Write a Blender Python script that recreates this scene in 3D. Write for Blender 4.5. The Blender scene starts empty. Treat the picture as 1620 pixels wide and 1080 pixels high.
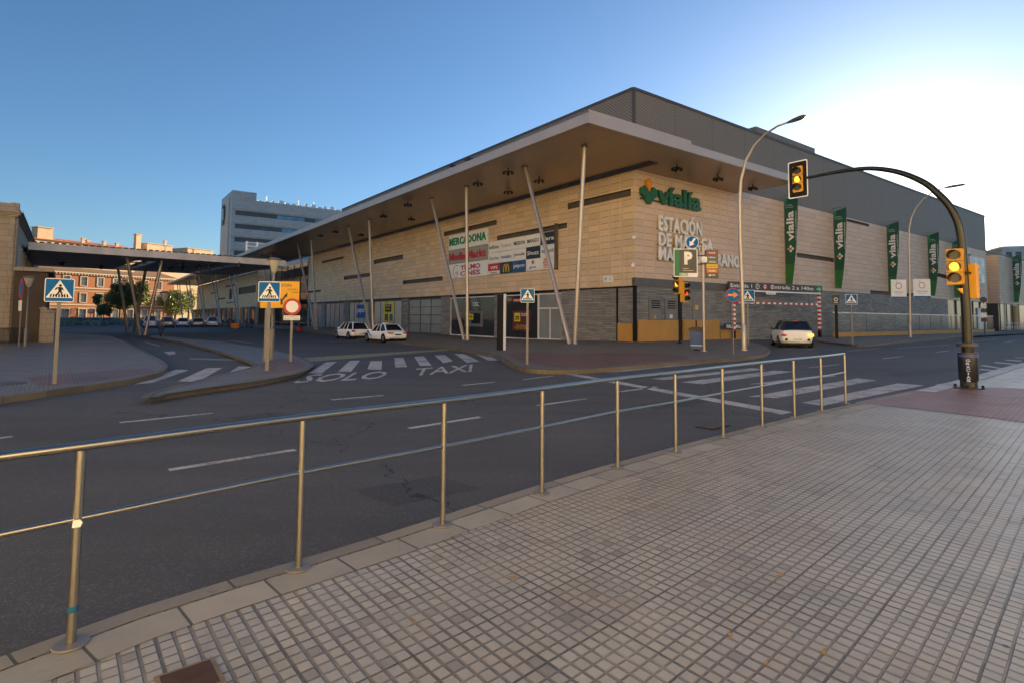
import bpy, bmesh, math, random
from mathutils import Vector, Matrix
random.seed(7)
R = math.radians
scene = bpy.context.scene
COL = scene.collection

# ------------------------------------------------------------------ camera
FPX = 895.0; PITCH = R(3.5); ROLL = R(0.43); CX = 810.0
CY = 502 - FPX*math.tan(PITCH)
CAM = Vector((0, 0, 1.6))
f0 = Vector((0, math.cos(PITCH), math.sin(PITCH))); u0 = Vector((0, -math.sin(PITCH), math.cos(PITCH))); r0 = Vector((1, 0, 0))
CR = r0*math.cos(ROLL) + u0*math.sin(ROLL)
CU = u0*math.cos(ROLL) - r0*math.sin(ROLL)
cd = bpy.data.cameras.new('camera'); cam = bpy.data.objects.new('camera', cd); COL.objects.link(cam)
m = Matrix((CR, CU, -f0)).transposed().to_4x4(); m.translation = CAM
cam.matrix_world = m
cd.sensor_width = 36; cd.sensor_fit = 'HORIZONTAL'; cd.lens = FPX/1620*36
cd.shift_y = (CY-540)/1620; cd.clip_start = 0.05; cd.clip_end = 6000
scene.camera = cam

# ------------------------------------------------------------------ light
SUN_AZ, SUN_EL = 35.0, 10.0
w = bpy.data.worlds.new('World'); scene.world = w; w.use_nodes = True
wn = w.node_tree.nodes; wl = w.node_tree.links
sky = wn.new('ShaderNodeTexSky'); sky.sky_type = 'NISHITA'; sky.sun_disc = False
sky.sun_elevation = R(SUN_EL); sky.sun_rotation = R(SUN_AZ); sky.air_density = 1.0; sky.dust_density = 0.5; sky.ozone_density = 4.2
bg = wn['Background']; bg.inputs[1].default_value = 0.050
wl.new(sky.outputs[0], bg.inputs[0])
sd = bpy.data.lights.new('sun', 'SUN'); sd.energy = 5.0; sd.angle = R(0.5); sd.color = (1.0, 0.78, 0.51)
so = bpy.data.objects.new('sun', sd); COL.objects.link(so)
sv = Vector((math.sin(R(SUN_AZ))*math.cos(R(SUN_EL)), math.cos(R(SUN_AZ))*math.cos(R(SUN_EL)), math.sin(R(SUN_EL))))
so.rotation_euler = sv.to_track_quat('Z', 'Y').to_euler(); so.location = (60, 80, 60)
scene.view_settings.view_transform = 'Standard'; scene.view_settings.look = 'None'
scene.view_settings.exposure = 2.02; scene.view_settings.gamma = 1.0

# ------------------------------------------------------------------ frames and pixel helpers
CO = Vector((9.083, 41.72, 0.0)); A = R(-36.55)
UD = Vector((math.sin(A), math.cos(A), 0)); VD = Vector((math.cos(A), -math.sin(A), 0))
SROT = -A
SM = Matrix.Translation(CO) @ Matrix.Rotation(SROT, 4, 'Z')      # station frame: x = along right facade, y = along left facade
def S(v, u, z=0.0): return SM @ Vector((v, u, z))
def Gu(u): return -0.42*min(1.0, max(0.0, (u+6)/22))
def G(x, y): return Gu((Vector((x, y, 0))-CO).dot(UD))
def ray(x, y): return CR*((x-CX)/FPX) - CU*((y-CY)/FPX) + f0
def onz(x, y, z):
    d = ray(x, y); return CAM + d*((z-CAM.z)/d.z)
def P(x, y, dz=0.0):
    z = 0.0
    for i in range(60):
        p = onz(x, y, z+dz); z = 0.7*z + 0.3*G(p.x, p.y)
    return onz(x, y, z+dz)
def RD(x, y): return P(x, y, -0.13)
def onp(x, y, p0, n):
    d = ray(x, y); return CAM + d*((Vector(p0)-CAM).dot(n)/d.dot(n))
def zat(y, p, x=None):
    """height of the point straight above p that shows at image row y"""
    lo, hi = -5.0, 80.0
    for i in range(50):
        mid = (lo+hi)/2; q = Vector((p.x, p.y, mid))-CAM
        yy = CY - FPX*q.dot(CU)/q.dot(f0)
        if yy > y: lo = mid
        else: hi = mid
    return lo

# ------------------------------------------------------------------ materials
MATS = {}
def nt(name):
    ma = bpy.data.materials.new(name); ma.use_nodes = True
    t = ma.node_tree; return ma, t, t.nodes['Principled BSDF']
def sock(t, v):
    return v
def mth(t, op, a, b=None, c=None, clamp=False):
    n = t.nodes.new('ShaderNodeMath'); n.operation = op; n.use_clamp = clamp
    for i, v in enumerate((a, b, c)):
        if v is None: continue
        if isinstance(v, (int, float)): n.inputs[i].default_value = v
        else: t.links.new(v, n.inputs[i])
    return n.outputs[0]
def mixc(t, f, a, b):
    n = t.nodes.new('ShaderNodeMix'); n.data_type = 'RGBA'
    for i, v in ((0, f), (6, a), (7, b)):
        if isinstance(v, (int, float)): n.inputs[i].default_value = v
        elif isinstance(v, tuple): n.inputs[i].default_value = (v[0], v[1], v[2], 1)
        else: t.links.new(v, n.inputs[i])
    return n.outputs[2]
def noise(t, scale, detail=4, vec=None, rough=0.55):
    n = t.nodes.new('ShaderNodeTexNoise'); n.inputs['Scale'].default_value = scale; n.inputs['Detail'].default_value = detail
    n.inputs['Roughness'].default_value = rough
    if vec is not None: t.links.new(vec, n.inputs['Vector'])
    return n.outputs['Fac']
def tco(t, kind='Object'):
    n = t.nodes.new('ShaderNodeTexCoord'); return n.outputs[kind]
def ramp(t, f, lo, hi):
    n = t.nodes.new('ShaderNodeMapRange'); t.links.new(f, n.inputs[0]); n.inputs[1].default_value = lo; n.inputs[2].default_value = hi
    return n.outputs[0]
def bump(t, bs, h, strength=0.3, dist=0.01):
    n = t.nodes.new('ShaderNodeBump'); n.inputs['Strength'].default_value = strength; n.inputs['Distance'].default_value = dist
    t.links.new(h, n.inputs['Height']); t.links.new(n.outputs[0], bs.inputs['Normal'])
def mat(name, col, rough=0.6, metal=0.0, var=0.12, scale=3.0, bmp=0.0, emit=None, alpha=None, spec=None, trans=0.0):
    if name in MATS: return MATS[name]
    ma, t, bs = nt(name)
    o = tco(t)
    f = noise(t, scale, 5, o)
    d = tuple(c*(1-var) for c in col); b = tuple(min(1, c*(1+var)) for c in col)
    t.links.new(mixc(t, ramp(t, f, .3, .7), d, b), bs.inputs['Base Color'])
    bs.inputs['Roughness'].default_value = rough; bs.inputs['Metallic'].default_value = metal
    if spec is not None: bs.inputs['Specular IOR Level'].default_value = spec
    if bmp: bump(t, bs, noise(t, scale*8, 4, o), bmp, 0.01)
    if emit:
        bs.inputs['Emission Color'].default_value = (*emit[0], 1); bs.inputs['Emission Strength'].default_value = emit[1]
    if alpha is not None: bs.inputs['Alpha'].default_value = alpha
    if trans: bs.inputs['Transmission Weight'].default_value = trans
    MATS[name] = ma; return ma
def sep(t, v):
    n = t.nodes.new('ShaderNodeSeparateXYZ'); t.links.new(v, n.inputs[0]); return n.outputs
def wnoise(t, a, b):
    c = t.nodes.new('ShaderNodeCombineXYZ'); t.links.new(a, c.inputs[0]); t.links.new(b, c.inputs[1])
    n = t.nodes.new('ShaderNodeTexWhiteNoise'); n.noise_dimensions = '2D'; t.links.new(c.outputs[0], n.inputs['Vector'])
    return n.outputs['Value']
def edge(t, q, period, wid):
    """1 inside the joint of the given width, 0 elsewhere; also returns the cell number"""
    s = mth(t, 'DIVIDE', q, period); fl = mth(t, 'FLOOR', s); fr = mth(t, 'SUBTRACT', s, fl)
    dd = mth(t, 'MINIMUM', fr, mth(t, 'SUBTRACT', 1.0, fr))
    dd = mth(t, 'MULTIPLY', dd, period)
    return mth(t, 'SUBTRACT', 1.0, mth(t, 'DIVIDE', mth(t, 'SUBTRACT', dd, wid*0.35), wid*0.3, clamp=True)), fl

def paving(name, col, joint, rough=0.30, az1=46.5, az2=141.0, amp=1.0):
    ma, t, bs = nt(name)
    geo = t.nodes.new('ShaderNodeNewGeometry'); x, y, z = sep(t, geo.outputs['Position'])
    wob = mth(t, 'MULTIPLY', mth(t, 'SUBTRACT', noise(t, 1.3, 2, geo.outputs['Position']), .5), 0.012)
    # skew coordinates a along az1, b along az2
    d1 = (math.sin(R(az1)), math.cos(R(az1))); d2 = (math.sin(R(az2)), math.cos(R(az2)))
    det = d1[0]*d2[1]-d1[1]*d2[0]
    a = mth(t, 'ADD', mth(t, 'ADD', mth(t, 'MULTIPLY', x, d2[1]/det), mth(t, 'MULTIPLY', y, -d2[0]/det)), wob)
    b = mth(t, 'ADD', mth(t, 'ADD', mth(t, 'MULTIPLY', x, -d1[1]/det), mth(t, 'MULTIPLY', y, d1[0]/det)), wob)
    p = 0.468
    g1, c1 = edge(t, a, p/6, 0.017); g2, c2 = edge(t, b, p/6, 0.012)
    s1, k1 = edge(t, a, p, 0.010); s2, k2 = edge(t, b, p, 0.010)
    groove = mth(t, 'MAXIMUM', g1, g2); slab = mth(t, 'MAXIMUM', s1, s2)
    rnd = wnoise(t, c1, c2); rs = wnoise(t, k1, k2)
    big = noise(t, 0.35, 5, geo.outputs['Position'], .65); fine = noise(t, 60, 3, geo.outputs['Position'])
    val = mth(t, 'ADD', 0.64, mth(t, 'ADD', mth(t, 'MULTIPLY', rnd, 0.13), mth(t, 'ADD', mth(t, 'MULTIPLY', rs, 0.17), mth(t, 'ADD', mth(t, 'MULTIPLY', big, 0.36), mth(t, 'MULTIPLY', fine, 0.12)))))
    c = mixc(t, 1.0, (0, 0, 0), col)
    mul = t.nodes.new('ShaderNodeVectorMath'); mul.operation = 'SCALE'; t.links.new(c, mul.inputs[0]); t.links.new(val, mul.inputs['Scale'])
    warm = mixc(t, mth(t, 'MULTIPLY', ramp(t, noise(t, 1.7, 4, geo.outputs['Position']), .5, .75), .5), mul.outputs[0], tuple(k*q for k, q in zip(col, (1.05, .86, .66))))
    gv = mth(t, 'ADD', .45, mth(t, 'MULTIPLY', ramp(t, noise(t, 2.3, 5, geo.outputs['Position'], .65), .35, .62), .5))
    odd = mth(t, 'LESS_THAN', wnoise(t, mth(t, 'ADD', c1, 31.0), c2), .035)
    warm = mixc(t, mth(t, 'MULTIPLY', odd, .45), warm, tuple(k*.45 for k in col))
    c2_ = mixc(t, mth(t, 'MULTIPLY', groove, gv), warm, joint)
    c3 = mixc(t, mth(t, 'MULTIPLY', mth(t, 'MULTIPLY', slab, ramp(t, noise(t, 3, 4, geo.outputs['Position']), .3, .6)), 0.8), c2_, tuple(k*.38 for k in joint))
    # gum spots and dirt
    v = t.nodes.new('ShaderNodeTexVoronoi'); v.inputs['Scale'].default_value = 3.4; t.links.new(geo.outputs['Position'], v.inputs['Vector'])
    wv = mth(t, 'ADD', v.outputs['Distance'], mth(t, 'MULTIPLY', noise(t, 30, 3, geo.outputs['Position']), .06))
    spot = mth(t, 'MULTIPLY', mth(t, 'LESS_THAN', wv, 0.085), mth(t, 'GREATER_THAN', sep(t, v.outputs['Color'])[1], .45))
    c4 = mixc(t, mth(t, 'MULTIPLY', spot, 0.75), c3, (0.035, 0.03, 0.026))
    st = ramp(t, noise(t, .9, 6, geo.outputs['Position'], .7), .54, .70)
    c5 = mixc(t, mth(t, 'MULTIPLY', st, .45), c4, tuple(k*.35 for k in col))
    t.links.new(c5, bs.inputs['Base Color'])
    rr = mth(t, 'ADD', rough, mth(t, 'MULTIPLY', big, 0.25)); t.links.new(rr, bs.inputs['Roughness'])
    h = mth(t, 'SUBTRACT', mth(t, 'ADD', mth(t, 'MULTIPLY', rnd, .12), mth(t, 'MULTIPLY', fine, .1)), mth(t, 'MAXIMUM', groove, slab))
    bump(t, bs, h, 1.0*amp, 0.008)
    return ma

def asphalt(name, col):
    ma, t, bs = nt(name)
    geo = t.nodes.new('ShaderNodeNewGeometry'); pos = geo.outputs['Position']
    big = noise(t, .18, 5, pos, .6); mid = noise(t, 2.5, 5, pos); 
    v = t.nodes.new('ShaderNodeTexVoronoi'); v.inputs['Scale'].default_value = 75; t.links.new(pos, v.inputs['Vector'])
    sp = sep(t, v.outputs['Color'])[0]
    light = mth(t, 'MULTIPLY', mth(t, 'GREATER_THAN', sp, .86), .9)
    base = mixc(t, ramp(t, big, .3, .7), tuple(c*.72 for c in col), tuple(c*1.2 for c in col))
    base = mixc(t, mth(t, 'MULTIPLY', ramp(t, mid, .35, .7), .35), base, tuple(c*1.35 for c in col))
    base = mixc(t, mth(t, 'MULTIPLY', light, .5), base, tuple(min(1, c*2.2) for c in col))
    mp = t.nodes.new('ShaderNodeMapping'); mp.inputs['Rotation'].default_value = (0, 0, R(-43)); mp.inputs['Scale'].default_value = (.10, 1.1, 1); t.links.new(pos, mp.inputs[0])
    trk = ramp(t, noise(t, 1.0, 4, mp.outputs[0], .6), .40, .62)
    base = mixc(t, mth(t, 'MULTIPLY', trk, .38), base, tuple(c*.60 for c in col))
    # cracks
    vc = t.nodes.new('ShaderNodeTexVoronoi'); vc.feature = 'DISTANCE_TO_EDGE'; vc.inputs['Scale'].default_value = .16
    off = t.nodes.new('ShaderNodeVectorMath'); off.operation = 'ADD'
    nn = t.nodes.new('ShaderNodeTexNoise'); nn.inputs['Scale'].default_value = 1.4; nn.inputs['Detail'].default_value = 6; t.links.new(pos, nn.inputs['Vector'])
    t.links.new(pos, off.inputs[0]); t.links.new(nn.outputs['Color'], off.inputs[1]); t.links.new(off.outputs[0], vc.inputs['Vector'])
    crk = mth(t, 'LESS_THAN', vc.outputs['Distance'], 0.0016)
    crk = mth(t, 'MULTIPLY', crk, mth(t, 'GREATER_THAN', noise(t, .3, 2, pos), .46))
    base = mixc(t, mth(t, 'MULTIPLY', crk, .8), base, (0.012, 0.011, 0.011))
    stn = ramp(t, noise(t, .5, 4, pos, .7), .62, .75)
    base = mixc(t, mth(t, 'MULTIPLY', stn, .4), base, tuple(c*.5 for c in col))
    t.links.new(base, bs.inputs['Base Color'])
    t.links.new(mth(t, 'ADD', .62, mth(t, 'MULTIPLY', mid, .25)), bs.inputs['Roughness'])
    bump(t, bs, mth(t, 'SUBTRACT', v.outputs['Distance'], mth(t, 'MULTIPLY', crk, 2)), .5, .006)
    return ma

def coursed(name, col, pw, ph, jw, joint, rough=.6, var=.16, stagger=.5, bmp=.5, use='xz', dash=False, spec=None):
    """panelled or coursed stone laid on a facade: object coordinates, horizontal run from x+y"""
    ma, t, bs = nt(name)
    o = tco(t); x, y, z = sep(t, o)
    h = mth(t, 'ADD', x, y) if use == 'xz' else x
    s = mth(t, 'DIVIDE', z, ph); row = mth(t, 'FLOOR', s)
    rr = t.nodes.new('ShaderNodeTexWhiteNoise'); rr.noise_dimensions = '1D'; t.links.new(row, rr.inputs['W'])
    hs = mth(t, 'ADD', h, mth(t, 'MULTIPLY', rr.outputs['Value'], stagger*pw))
    e1, c1 = edge(t, hs, pw, jw); e2, c2 = edge(t, z, ph, jw)
    if dash:   # drop shadow of open joints painted in, darkest along part of every panel
        e1 = mth(t, 'MULTIPLY', e1, .5)
        fr = mth(t, 'FRACT', mth(t, 'DIVIDE', hs, pw)); e2 = mth(t, 'MULTIPLY', e2, mth(t, 'ADD', .35, mth(t, 'MULTIPLY', mth(t, 'LESS_THAN', mth(t, 'ABSOLUTE', mth(t, 'SUBTRACT', fr, .5)), .33), .65)))
    j = mth(t, 'MAXIMUM', e1, e2); rnd = wnoise(t, c1, c2)
    n1 = noise(t, .25, 4, o); n2 = noise(t, 7, 5, o)
    f = mth(t, 'ADD', mth(t, 'MULTIPLY', rnd, .55), mth(t, 'ADD', mth(t, 'MULTIPLY', n1, .5), mth(t, 'MULTIPLY', n2, .3)))
    f = ramp(t, f, .25, 1.05)
    c = mixc(t, f, tuple(k*(1-var) for k in col), tuple(min(1, k*(1+var)) for k in col))
    c = mixc(t, mth(t, 'MULTIPLY', j, .85), c, joint)
    # rain streaks
    mp = t.nodes.new('ShaderNodeMapping'); mp.inputs['Scale'].default_value = (1.6, 1.6, .12); t.links.new(o, mp.inputs[0])
    stn = ramp(t, noise(t, 1.2, 5, mp.outputs[0], .65), .56, .74)
    c = mixc(t, mth(t, 'MULTIPLY', stn, .28), c, tuple(k*.55 for k in col))
    t.links.new(c, bs.inputs['Base Color']); bs.inputs['Roughness'].default_value = rough
    if spec is not None: bs.inputs['Specular IOR Level'].default_value = spec
    bump(t, bs, mth(t, 'SUBTRACT', mth(t, 'MULTIPLY', rnd, .3), j), bmp, .02)
    return ma

def mesh_screen(name, lo, hi):
    ma, t, bs = nt(name)
    o = tco(t); x, y, z = sep(t, o); h = mth(t, 'ADD', x, y)
    s = mth(t, 'DIVIDE', z, .13); row = mth(t, 'FLOOR', s); fz = mth(t, 'FRACT', s)
    hs = mth(t, 'ADD', mth(t, 'DIVIDE', h, .30), mth(t, 'MULTIPLY', mth(t, 'MODULO', row, 2.0), .5)); fx = mth(t, 'FRACT', hs)
    d = mth(t, 'ADD', mth(t, 'ABSOLUTE', mth(t, 'SUBTRACT', fx, .5)), mth(t, 'ABSOLUTE', mth(t, 'SUBTRACT', fz, .5)))
    hole = mth(t, 'LESS_THAN', d, .42)
    p1, k = edge(t, h, 5.0, .06)
    n = noise(t, .2, 3, o)
    c = mixc(t, hole, hi, lo); c = mixc(t, mth(t, 'MULTIPLY', n, .3), c, tuple(k_*.7 for k_ in hi)); c = mixc(t, mth(t, 'MULTIPLY', p1, .6), c, lo)
    t.links.new(c, bs.inputs['Base Color']); bs.inputs['Roughness'].default_value = .5; bs.inputs['Metallic'].default_value = .0; bs.inputs['Specular IOR Level'].default_value = .2
    bump(t, bs, mth(t, 'SUBTRACT', 1.0, hole), .4, .03)
    return ma

def worn(name, col):
    ma, t, bs = nt(name)
    geo = t.nodes.new('ShaderNodeNewGeometry'); pos = geo.outputs['Position']
    n = mth(t, 'ADD', mth(t, 'MULTIPLY', noise(t, 14, 6, pos, .7), .6), mth(t, 'MULTIPLY', noise(t, 1.6, 5, pos, .6), .5))
    f = ramp(t, n, .53, .74)
    c = mixc(t, f, col, (.075, .071, .072)); t.links.new(c, bs.inputs['Base Color']); bs.inputs['Roughness'].default_value = .75
    bump(t, bs, noise(t, 80, 3, pos), .4, .004)
    return ma
def soffit_mat(name, col):
    ma, t, bs = nt(name); o = tco(t); x, y, z = sep(t, o)
    e1, c1 = edge(t, x, 2.4, .035); e2, c2 = edge(t, y, 4.8, .035); j = mth(t, 'MAXIMUM', e1, e2); r_ = wnoise(t, c1, c2)
    f = mth(t, 'ADD', mth(t, 'MULTIPLY', r_, .6), mth(t, 'MULTIPLY', noise(t, .4, 4, o), .5))
    c = mixc(t, f, tuple(k*.86 for k in col), tuple(k*1.14 for k in col)); c = mixc(t, mth(t, 'MULTIPLY', j, .7), c, tuple(k*.3 for k in col))
    t.links.new(c, bs.inputs['Base Color']); t.links.new(mth(t, 'ADD', .28, mth(t, 'MULTIPLY', r_, .15)), bs.inputs['Roughness']); bs.inputs['Metallic'].default_value = .35
    bump(t, bs, mth(t, 'ADD', mth(t, 'MULTIPLY', noise(t, .7, 2, o), .5), mth(t, 'MULTIPLY', j, -1.)), .25, .02)
    return ma

M = dict(
 asphalt=asphalt('asphalt', (.085, .083, .078)), patch=asphalt('patched asphalt', (.062, .060, .058)),
 tile=paving('pavement tiles', (.385, .36, .305), (.145, .131, .107)),
 tile_red=paving('red pavement tiles', (.30, .155, .13), (.12, .075, .06), .4),
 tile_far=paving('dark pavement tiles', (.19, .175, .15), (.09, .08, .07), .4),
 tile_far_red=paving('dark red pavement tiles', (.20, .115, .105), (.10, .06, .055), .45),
 clad=coursed('sandstone cladding', (.74, .555, .35), 1.22, .5, .03, (.13, .09, .06), .5, .14, 0.0, .5, dash=True),
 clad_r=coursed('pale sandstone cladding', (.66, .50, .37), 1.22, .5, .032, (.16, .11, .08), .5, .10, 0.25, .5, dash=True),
 slate=coursed('grey split slate', (.265, .255, .235), .95, .13, .02, (.045, .042, .038), .6, .38, .9, .9),
 stucco=coursed('pale limestone blocks', (.38, .315, .235), 1.1, .42, .025, (.17, .13, .09), .8, .08, .5, .5),
 brick=coursed('orange brick', (.33, .115, .04), .5, .12, .012, (.38, .24, .15), .85, .12, .5, .3),
 mesh=mesh_screen('perforated metal screen', (.075, .07, .062), (.25, .23, .205)),
 tower=coursed('grey tower panels', (.50, .50, .49), 1.5, .45, .03, (.16, .17, .18), .5, .14, .3, .3),
 tower_warm=coursed('warm tower panels', (.72, .54, .40), 1.2, .9, .03, (.3, .24, .2), .6, .06, 0., .2),
 soffit=soffit_mat('brown metal soffit', (.38, .29, .215)),
 fascia=mat('light grey fascia metal', (.42, .38, .365), .42, .25, .05, .5),
 column=mat('brushed column metal', (.47, .40, .34), .38, .55, .06, 1.),
 galv=mat('galvanised steel', (.20, .19, .18), .5, .3, .12, 4.),
 steel=mat('polished stainless steel', (.42, .385, .325), .30, 1.0, .05, 6.),
 dark=mat('black painted metal', (.018, .018, .02), .4, 0., .2, 3.),
 darkgrey=mat('dark grey metal', (.07, .065, .06), .5, .1, .15, 2.),
 brownslot=mat('dark bronze recess', (.105, .088, .07), .6, .0, .2, 2.),
 olive=mat('dark olive paint', (.010, .012, .007), .3, 0.0, .15, 2.),
 kerb=None, white=mat('white paint', (.78, .76, .73), .5, 0, .05, 2.),
 line=worn('worn road paint', (.50, .49, .47)),
 yline=mat('worn yellow road paint', (.27, .25, .13), .7, 0., .3, 6.),
 glass=mat('dark shop glass', (.035, .037, .038), .06, 0., .1, 1., spec=.7),
 glass_grey=mat('frosted shop glass', (.26, .285, .28), .22, 0., .1, .6),
 glass_pale=mat('painted lit shop window', (.50, .48, .42), .18, 0., .15, .5),  # glow of the lit shop interior painted into the pane colour
 glass_blue=mat('blue strip window glass', (.16, .28, .40), .05, .2, .35, .4, spec=.8),
 teal=mat('teal glass panel', (.08, .20, .19), .1, 0., .2, 1., alpha=.62),
 clearglass=mat('clear railing glass', (.35, .42, .40), .08, 0., .1, 1., alpha=.13),
 yellow=mat('yellow render', (.52, .28, .06), .6, 0., .07, 1.),
 signal=mat('signal yellow paint', (.78, .36, .015), .38, 0., .06, 2.),
 blue=mat('sign blue', (.004, .14, .42), .5, 0., .04, 2., spec=.15),
 red=mat('sign red', (.55, .015, .02), .4, 0., .05, 2.),
 green=mat('deep green', (.008, .085, .045), .5, 0., .12, 1.),
 green_letter=mat('letter green', (.015, .12, .06), .45, 0., .08, 1.),  # plain green of the raised letters
 orange=mat('orange', (.75, .28, .03), .45, 0., .05, 2.),
 black=mat('matt black', (.010, .010, .012), .5, 0., .1, 2., spec=.2),
 signwhite=mat('reflective white', (.90, .89, .85), .4, 0., .03, 2.),
 letter=mat('pale letter metal', (.88, .87, .85), .4, .0, .08, 2.),
 signyellow=mat('sign yellow', (.82, .42, .02), .45, 0., .04, 1.),
 carwhite=mat('white car paint', (.95, .95, .95), .3, 0., .03, 1.),
 carsilver=mat('silver car paint', (.35, .36, .37), .28, .4, .05, 1.),
 cardark=mat('dark car paint', (.04, .045, .055), .25, .1, .05, 1.),
 carglass=mat('car window glass', (.012, .016, .024), .05, 0., .1, 1., spec=.8),
 tyre=mat('tyre rubber', (.018, .018, .018), .8, 0., .1, 6.),
 rim=mat('wheel rim alloy', (.35, .35, .36), .3, .8, .05, 4.),
 tail=mat('red tail lamp', (.42, .012, .015), .2, 0., .05, 4.),
 amber_lit=mat('lit amber lens', (.9, .4, .03), .3, 0., .15, 40., emit=((1., .42, .04), .65)),
 lens=mat('unlit lens', (.05, .045, .035), .15, 0., .2, 20.),
 red_lit=mat('lit red lens', (.6, .03, .02), .3, 0., .1, 10., emit=((1, .05, .02), .6)),
 binblue=mat('blue grey bin plastic', (.03, .075, .24), .4, 0., .1, 2.),
 tilesroof=mat('terracotta roof', (.42, .13, .07), .8, 0., .25, 1.5),
 brownroof=mat('dark clay roof tiles', (.14, .085, .055), .85, 0., .35, 2.5),
 cream=mat('cream render', (.62, .44, .27), .8, 0., .07, .3),
 creamw=mat('pale window surround', (.62, .56, .48), .7, 0., .06, 2.),
 pale=mat('pale bounce render', (.82, .70, .47), .8, 0., .05, .3),  # bright tone that strengthens the bounce from the added unseen blocks
 brown=mat('dark brown render', (.08, .055, .038), .8, 0., .15, .6),
 bark=mat('bark', (.09, .065, .045), .9, 0., .3, 6., .4),
 leaf=mat('dark green leaves', (.05, .085, .022), .55, 0., .45, 2.5),
 leaf2=mat('light green leaves', (.17, .19, .03), .55, 0., .4, 2.5),
 cloth=mat('dark clothing', (.03, .03, .038), .8, 0., .2, 4.),
 cloth_red=mat('red clothing', (.30, .04, .03), .8, 0., .2, 4.),
 cloth_or=mat('orange jacket', (.7, .22, .03), .7, 0., .1, 4.),
 skin=mat('skin', (.45, .28, .2), .6, 0., .05, 4.), hair=mat('dark hair', (.02, .015, .012), .7, 0., .2, 6.),
)
def kerbmat(name, col, jl, off=0.0):
    ma, t, bs = nt(name)
    uv = tco(t, 'UV'); x, y, z = sep(t, uv)
    e, c = edge(t, x, jl, .014); g = tco(t)
    rr = t.nodes.new('ShaderNodeTexWhiteNoise'); rr.noise_dimensions = '1D'; t.links.new(c, rr.inputs['W'])
    f = mth(t, 'ADD', mth(t, 'MULTIPLY', rr.outputs['Value'], .5), mth(t, 'MULTIPLY', noise(t, 3, 6, g, .65), .7))
    cc = mixc(t, ramp(t, f, .3, 1.0), tuple(k*.72 for k in col), tuple(k*1.15 for k in col))
    cc = mixc(t, mth(t, 'MULTIPLY', ramp(t, noise(t, 6, 5, g, .7), .6, .7), .5), cc, tuple(k*.4 for k in col))
    cc = mixc(t, mth(t, 'MULTIPLY', e, .85), cc, (.05, .042, .034))
    t.links.new(cc, bs.inputs['Base Color']); bs.inputs['Roughness'].default_value = .6
    bump(t, bs, mth(t, 'SUBTRACT', mth(t, 'MULTIPLY', noise(t, 40, 3, g), .3), e), .6, .008)
    return ma
M['kerb'] = kerbmat('kerb stone', (.28, .25, .19), 1.0)
M['slab'] = kerbmat('plain paving slabs', (.385, .36, .295), .468)
M['kerb_old'] = kerbmat('stained kerb stone', (.15, .12, .08), .9)
M['kerb_white'] = kerbmat('whitened kerb stone', (.55, .52, .48), .5)

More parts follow.
